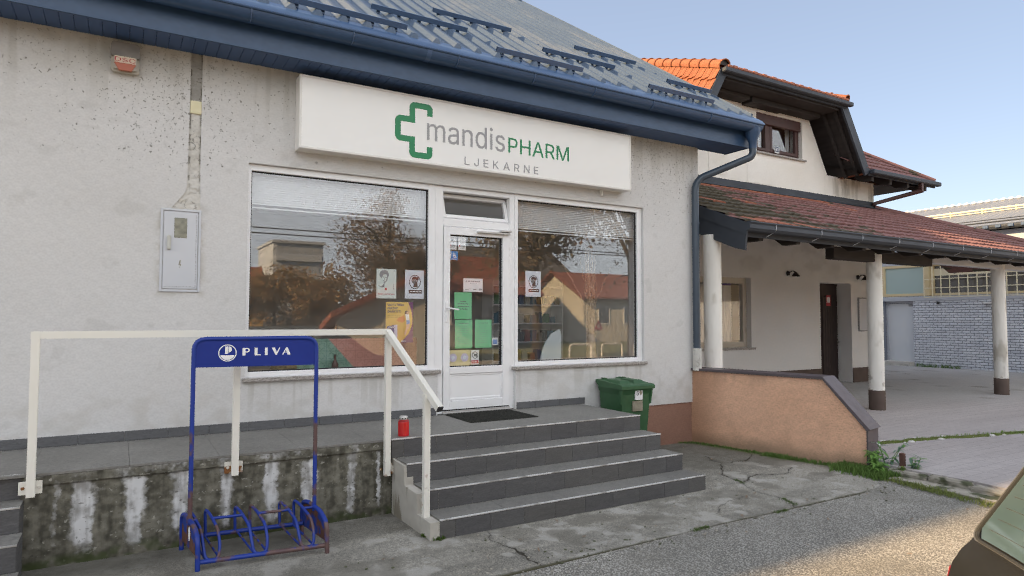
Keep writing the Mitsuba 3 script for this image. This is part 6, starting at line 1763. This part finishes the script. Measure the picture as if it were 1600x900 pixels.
def weed(name, x, y, z, h, nl, lw, m, label, seed, stems=3, flower=False):
    r = random.Random(seed)
    k = thing(name, label, 'weed')
    for s_ in range(stems):
        a_ = r.uniform(0, 6.28); ln = r.uniform(.1, .5) * h
        top = V([x + ln * math.cos(a_), y + ln * math.sin(a_), z + h * r.uniform(.7, 1)])
        b_ = V([x + r.uniform(-.02, .02), y + r.uniform(-.02, .02), z])
        mid = (b_ + top) / 2 + V([0, 0, .08 * h])
        add(k, 'stem', tube(fillet([b_, mid, top], .1, 4), .0035, 5), 'weed_0')
        for i in range(nl):
            t = r.uniform(.1, 1)
            p_ = b_ * (1 - t) ** 2 + 2 * t * (1 - t) * mid + t * t * top
            q = leaf_mesh(r.uniform(.6, 1.2) * lw * 2.6, r.uniform(.7, 1.1) * lw * .55, bend=r.uniform(.1, .7))
            q.apply_transform(trimesh.transformations.euler_matrix(r.uniform(-.3, .3), r.uniform(-.7, .3), r.uniform(0, 6.28)))
            q.apply_translation(p_)
            add(k, 'leaf', q, m if r.random() < .75 else 'weed_0', smooth=True)
        if flower:
            q = trimesh.creation.icosphere(subdivisions=1, radius=.010); q.apply_translation(top)
            add(k, 'flower', q, 'print_white')
    return k


weed('weed_plant', 7.26, -2.36, .0, .24, 22, .028, 'weed_1', 'bushy green weed at the foot of the wall end', 1, stems=5)
weed('weed_plant', 7.40, -2.44, .02, .36, 16, .030, 'weed_2', 'tall bluish green weed with white flower heads beside the wall end', 2, stems=4, flower=True)
weed('weed_plant', 7.42, -2.72, .08, .16, 10, .034, 'weed_2', 'grey green thistle like weed leaning over the kerb corner', 3, stems=3)
weed('weed_plant', 7.14, -2.46, .0, .16, 20, .024, 'weed_1', 'low bright green weed spreading over the asphalt edge', 4, stems=5)
weed('weed_plant', 7.32, -2.62, .0, .13, 14, .028, 'grass_2', 'yellowing weed in front of the kerb corner', 5, stems=3)
mat('rust', lambda p, n, uv: mix((0.06, 0.028, 0.022), (0.12, 0.06, 0.045), F(p, 20)), 0.9)
single('iron_stub', cb(7.415, 7.465, -2.60, -2.55, .03, .24, .006), 'rust', 'short rusty iron stub standing in the weeds by the kerb', 'iron post')
for i, (x_, y_) in enumerate(((23.3, 5.2), (23.35, 4.5), (23.3, 4.9))):
    pass
g7 = along([(23.4, 5.6), (23.42, 4.2)], .05, 160, 21, z=.10)
structure('grass', blades(g7, .04, .16, .012, 13), 'grass_1', 'sparse weeds growing along the foot of the brick workshop', kind='stuff')

# ------------------------------------------------------------------ across the street: what the shop windows mirror
leafy('autumn', [(0.25, 0.195, 0.16), (0.27, 0.20, 0.15), (0.23, 0.20, 0.18), (0.28, 0.25, 0.18)])
leafy('gold', [(0.36, 0.24, 0.13), (0.32, 0.20, 0.11), (0.32, 0.26, 0.16)])
mat('bark', lambda p, n, uv: mix((0.06, 0.05, 0.04), (0.12, 0.10, 0.085), fbm(p.x * 12, p.y * 12, p.z * 3, 3)), 0.9)


def tree(x, y, h, rad, n_leaf, leaf, mats, label, seed, trunk_h=.35, dens=1.0, name='street_tree'):
    r = np.random.default_rng(seed)
    k = thing(name, label, 'tree')
    add(k, 'trunk', tube([(x, y, 0), (x + .05, y, h * trunk_h * .6), (x - .05, y + .05, h * trunk_h)], [h * .028, h * .022, h * .018], 10), 'bark', smooth=True)
    tips = []
    lm = []
    for i in range(11):
        a_ = i * 2.4 + r.uniform(-.3, .3)
        z0 = h * (trunk_h + .28 * r.uniform(-.25, 1))
        l_ = rad * r.uniform(.65, 1.0)
        e_ = V([x + l_ * math.cos(a_), y + l_ * math.sin(a_), min(h * .97, z0 + h * r.uniform(.12, .42))])
        s_ = V([x, y, min(z0, h * .8)])
        m_ = (s_ + e_) / 2 + V([0, 0, .05 * h])
        lm.append(tube([s_, m_, e_], [h * .012, h * .008, h * .003], 6))
        for j in range(5):
            t = r.uniform(.35, 1)
            c_ = s_ + (e_ - s_) * t
            q_ = c_ + r.normal(0, .22, 3) * rad
            lm.append(tube([c_, (c_ + q_) / 2 + r.normal(0, .04, 3) * rad, q_], [h * .004, h * .003, h * .0015], 5))
            tips.append(q_)
        tips.append(e_)
    lm.append(tube([(x - .05, y + .05, h * trunk_h), (x, y, h * .7), (x + .1, y, h * .95)], [h * .018, h * .010, h * .003], 8))
    tips += [V([x, y, h * .95]), V([x, y, h * .8])]
    add(k, 'limbs', join(lm), 'bark', smooth=True)
    tips = V(tips)
    per = np.split(np.arange(n_leaf), len(mats))
    for m_, idx in zip(mats, per):
        n_ = len(idx)
        c_ = tips[r.integers(0, len(tips), n_)] + r.normal(0, .17, (n_, 3)) * rad * V([1, 1, .8])
        u_ = r.normal(0, 1, (n_, 3)); u_ /= np.linalg.norm(u_, axis=1, keepdims=True)
        w_ = np.cross(u_, r.normal(0, 1, (n_, 3))); w_ /= np.linalg.norm(w_, axis=1, keepdims=True)
        s_ = leaf * r.uniform(.6, 1.4, n_)[:, None]
        v = np.stack([c_ - u_ * s_, c_ + w_ * s_ * .55, c_ + u_ * s_, c_ - w_ * s_ * .55], 1).reshape(-1, 3)
        o = np.arange(n_)[:, None] * 4
        f = np.concatenate([o + V([[0, 1, 2]]), o + V([[0, 2, 3]])], 1).reshape(-1, 3).astype(int)
        add(k, 'crown', trimesh.Trimesh(v, f, process=False), m_, kind='stuff')
    return k


tree(11.2, -24.0, 7.6, 2.3, 9000, .075, ['autumn_0', 'autumn_2', 'autumn_1'], 'brown leaved autumn tree across the street mirrored in the wide window', 31)
tree(14.2, -27.0, 6.4, 1.9, 4500, .075, ['autumn_2', 'autumn_0', 'autumn_3'], 'thin half bare tree across the street behind the brown one', 32)
tree(13.2, -13.6, 7.4, 2.4, 7500, .085, ['autumn_1', 'autumn_3', 'autumn_0'], 'leafy brown street tree mirrored at the top of the window with the branches', 33, trunk_h=.45)
tree(18.6, -14.5, 8.2, 2.2, 2400, .08, ['autumn_2', 'autumn_3', 'autumn_0'], 'sparse tall street tree mirrored at the edge of the window with the branches', 34, trunk_h=.45)
for i, (x_, y_, h_) in enumerate(((7.0, -40, 4.4), (9.3, -42, 5.4), (11.3, -39, 4.2), (13.6, -44, 5.8), (5.0, -43, 5.0))):
    tree(x_, y_, h_, h_ * .34, 2400, .14, ['gold_0', 'gold_1', 'gold_2'], f'{("small", "taller", "low", "broad", "rounded")[i]} golden autumn tree in the gardens across the street', 40 + i, name='garden_tree')


def simple_house(name, x0, x1, y0, y1, ze, zr, wall_m, roof_m, label, ridge='x', wins=()):
    k = thing(name, label, 'house')
    if ridge == 'x':
        add(k, 'wall', join([bx(x0, x1, y0, y1, 0, ze), ex_yz(Polygon([(y0, ze), (y1, ze), ((y0 + y1) / 2, zr - .1)]), x0, x1)]), wall_m)
        ym = (y0 + y1) / 2; s_ = (zr - ze) / (ym - y0); o = .45
        P_ = V([[[x_, y0 - o, ze - o * s_], [x_, ym, zr], [x_, y1 + o, ze - o * s_]] for x_ in (x0 - .4, x1 + .4)])
    else:
        add(k, 'wall', join([bx(x0, x1, y0, y1, 0, ze), ex_xz(Polygon([(x0, ze), (x1, ze), ((x0 + x1) / 2, zr - .1)]), y0, y1)]), wall_m)
        xm = (x0 + x1) / 2; s_ = (zr - ze) / (xm - x0); o = .45
        P_ = V([[[x0 - o, y_, ze - o * s_], [xm, y_, zr], [x1 + o, y_, ze - o * s_]] for y_ in (y0 - .4, y1 + .4)])
    top = quadgrid(P_); bot = quadgrid(P_ - V([0, 0, .16]))
    edge = []
    add(k, 'roof', join([top, bot]), roof_m)
    add(k, 'eave_board', join([tube([P_[0][i], P_[1][i]], .07, square=True) for i in (0, 2)] + [tube(list(P_[i]), .07, square=True) for i in (0, 1)]), roof_m)
    for (a0, a1, b0, b1) in wins:
        w_ = name_of(k + '__window')
        add(w_, 'frame', frame_xz(a0, a1, b0, b1, .09, y1 - .01, y1 + .05), 'white_pvc')
        add(w_, 'pane', bx(a0 + .08, a1 - .08, y1 + .005, y1 + .02, b0 + .08, b1 - .08), 'dark_pane')
    return k


mat('cream_wall', lambda p, n, uv: mix((0.50, 0.47, 0.40), (0.57, 0.54, 0.47), F(p, .8)), 0.9)
mat('grey_wall', lambda p, n, uv: mix((0.40, 0.39, 0.37), (0.46, 0.45, 0.43), F(p, .8)), 0.9)
mat('ochre_wall', (0.50, 0.33, 0.14), 0.9)
mat('dull_red_roof', lambda p, n, uv: mix((0.19, 0.065, 0.045), (0.27, 0.10, 0.07), fbm(p.x * 2, p.y * 2, p.z * 12, 3)), 0.8)
mat('dark_roof', lambda p, n, uv: mix((0.07, 0.065, 0.065), (0.12, 0.11, 0.105), F(p, 2)), 0.7)
GA = thing('garage', 'low cream garage with a sloping red tiled roof edge across the street', 'garage')
gw = Polygon([(6.45, 0), (10.4, 0), (10.4, 3.35), (9.6, 3.25), (6.45, 1.82)])
add(GA, 'wall', join([ex_xz(gw, -16.2, -16.0), bx(6.45, 6.65, -22, -16.2, 0, .9), bx(10.2, 10.4, -22, -16.2, 0, 1.2), bx(6.45, 10.4, -22, -21.8, 0, .8)]), 'cream_wall')
for (xa, za), (xb, zb2) in (((6.15, 1.72), (9.7, 3.33)), ((9.7, 3.33), (10.7, 3.45))):
    add(GA, 'roof', trimesh.convex.convex_hull(V([[x_, y_, z_ + t_ - (0.0 if y_ > -17 else 2.2)] for x_, z_ in ((xa, za), (xb, zb2)) for y_ in (-15.6, -22.4) for t_ in (.02, .24)])), 'dull_red_roof')
add(GA, 'side_band', bx(6.44, 6.452, -16.01, -15.98, .1, 1.8), 'dull_red_roof')
add(GA, 'door', bx(8.1, 8.9, -16.01, -15.96, .02, 1.9), 'grey_wall')
simple_house('street_house', 15.5, 23.0, -36.0, -29.0, 3.55, 5.9, 'grey_wall', 'dull_red_roof', 'grey house with a broad red roof across the street, mirrored in the door', wins=((17, 18.2, 1.3, 2.6), (19.5, 20.7, 1.3, 2.6)))
simple_house('street_house', 28.5, 38.0, -38.0, -31.0, 3.45, 5.3, 'cream_wall', 'dull_red_roof', 'long cream house with white windows across the street', wins=((29.8, 30.9, 1.3, 2.6), (32.2, 33.3, 1.3, 2.6), (34.8, 35.9, 1.3, 2.6)))
simple_house('street_house', 30.0, 42.0, -62.0, -50.0, 5.6, 9.4, 'grey_wall', 'dark_roof', 'large house with a dark roof behind the cream house across the street', wins=((33, 34.4, 2.4, 4), (37, 38.4, 2.4, 4)))
simple_house('street_house', 3.5, 10.0, -58.0, -50.0, 3.6, 6.2, 'ochre_wall', 'red_tile', 'ochre house with a red roof behind the golden trees', wins=((5, 6, 1.4, 2.6), (7.5, 8.5, 1.4, 2.6)))
simple_house('street_house', -14, -4, -34, -26, 4.2, 7.0, 'grey_wall', 'dull_red_roof', 'grey house with a red roof across the street opposite the side steps', wins=((-12, -10.8, 1.3, 2.6), (-8, -6.8, 1.3, 2.6)))
AB = thing('apartment_block', 'tall pale apartment block with rows of balconies far across the street', 'apartment block')
mat('hazed_concrete', (0.46, 0.50, 0.57), 0.9)  # distance haze and a cooled sunlit side put into the colour
mat('hazed_pane', (0.40, 0.42, 0.45), 0.3)  # panes lightened in the colour for distance haze
add(AB, 'wall', bx(18.6, 25.8, -104, -92, 0, 12.7), 'hazed_concrete')
for r in range(4):
    add(AB, 'balcony', bx(18.9, 25.5, -92, -91.5, 2.0 + r * 2.7, 2.9 + r * 2.7), 'hazed_concrete')
    for c_ in range(6):
        add(AB, 'window', bx(19.1 + c_ * 1.07, 19.9 + c_ * 1.07, -92.0, -91.95, 3.1 + r * 2.7, 4.4 + r * 2.7), 'hazed_pane')
add(AB, 'roof', bx(18.4, 26.0, -104.3, -91.6, 12.7, 13.1), 'hazed_concrete')
hr = np.random.default_rng(5)
hc = np.stack([hr.uniform(-40, 60, 16000), hr.normal(-66, 1.6, 16000), np.abs(hr.normal(0, 1.9, 16000)) + .1], 1)
hc[:, 2] *= .7 + .8 * meshkit.fbm(np.stack([hc[:, 0] * .25, hc[:, 0] * 0, hc[:, 0] * 0], 1), 3)
u_ = hr.normal(0, 1, hc.shape); u_ /= np.linalg.norm(u_, axis=1, keepdims=True)
w_ = np.cross(u_, hr.normal(0, 1, hc.shape)); w_ /= np.linalg.norm(w_, axis=1, keepdims=True)
v = np.stack([hc - u_ * .3, hc + w_ * .2, hc + u_ * .3, hc - w_ * .2], 1).reshape(-1, 3)
o = np.arange(len(hc))[:, None] * 4
structure('undergrowth', trimesh.Trimesh(v, np.concatenate([o + V([[0, 1, 2]]), o + V([[0, 2, 3]])], 1).reshape(-1, 3).astype(int), process=False), 'autumn_2', 'far brownish mass of bushes closing the gardens across the street', kind='stuff')
lawn = ex_xy(Polygon([(-60, -19), (80, -15.5), (80, -90), (-60, -90)]), -.05, .02)
mat('lawn', lambda p, n, uv: mix((0.07, 0.085, 0.03), (0.13, 0.12, 0.05), F(p, .7, 4)), 0.95)
structure('lawn', lawn, 'lawn', 'dull grass of the gardens across the street')
CB = thing('overhead_cable', 'pair of sagging black overhead cables crossing the street front', 'cable')
for z0, z1, sag in ((4.35, 4.15, .35), (4.22, 3.95, .05)):
    add(CB, 'cable', tube([(x_, -11.0, z0 + (z1 - z0) * (x_ + 20) / 60 - sag * (1 - ((x_ - 5) / 25) ** 2)) for x_ in np.linspace(-20, 30, 30)], .016, 6), 'black_plastic')
for x_, lab in ((-20, 'concrete cable pole far up the street'), (30, 'concrete cable pole far down the street')):
    single('cable_pole', lathe([[0, 0], [.14, 0], [.09, 6.2], [0, 6.2]], x_, -11, 0, 14), 'cement', lab, 'pole', smooth=40)
for i, x_ in enumerate((11.4, 12.6, 13.9, 15.6)):
    single('hoop_barrier', tube([(x_, -9, 0), (x_, -9, .95), (x_ + .8, -9, .95), (x_ + .8, -9, 0)], .03, 8, bend=.12), 'rail_paint', f'pale tube hoop barrier mirrored in the shop window, {ORD[i]} along the street from the door', 'barrier', smooth=50, group='hoop barriers beside the street')
WSX = 16.42
WS = thing('warning_sign', 'triangular red and white warning sign on a post across the street', 'road sign')
add(WS, 'post', tube([(WSX, -14.03, 0), (WSX, -14.03, 1.62)], .025, 8), 'tin')
tri = Polygon([(WSX - .19, 1.30), (WSX + .19, 1.30), (WSX, 1.62)])
add(WS, 'face', ex_xz(tri.buffer(.02), -14.0, -13.985), 'ink_red')
add(WS, 'field', ex_xz(tri.buffer(-.05), -13.985, -13.982), 'print_white')
lr = np.random.default_rng(77)
fall = []
for i in range(70):
    x_, y_ = (lr.uniform(-.4, 7.2), lr.uniform(-2.85, -1.95)) if i < 30 else ((lr.uniform(4.0, 7.2), lr.uniform(-4.6, -2.7)) if i < 55 else (lr.uniform(5.2, 6.8), lr.uniform(-1.6, -.1)))
    q = leaf_mesh(lr.uniform(.02, .045), lr.uniform(.006, .013), bend=-.3)
    q.apply_transform(trimesh.transformations.euler_matrix(lr.uniform(-.4, .4), lr.uniform(-.3, .1), lr.uniform(0, 6.28)))
    q.apply_translation((x_, y_, .016)); fall.append(q)
structure('leaves', join(fall), 'autumn_1', 'small dry leaves scattered over the concrete apron and asphalt', kind='stuff')
grit = []
for i in range(420):
    t_ = lr.uniform(0, 1)
    x_ = 1.0 + 6.2 * t_
    y_ = -2.80 + lr.normal(0, .10) if i < 260 else lr.uniform(-2.75, -1.95)
    q = trimesh.creation.icosphere(subdivisions=0, radius=lr.uniform(.004, .011)); q.apply_scale((1.2, 1, .7)); q.apply_translation((x_, y_, .008)); grit.append(q)
structure('gravel', join(grit), 'kerb_stone', 'loose grit along the edge between concrete apron and asphalt', kind='stuff')
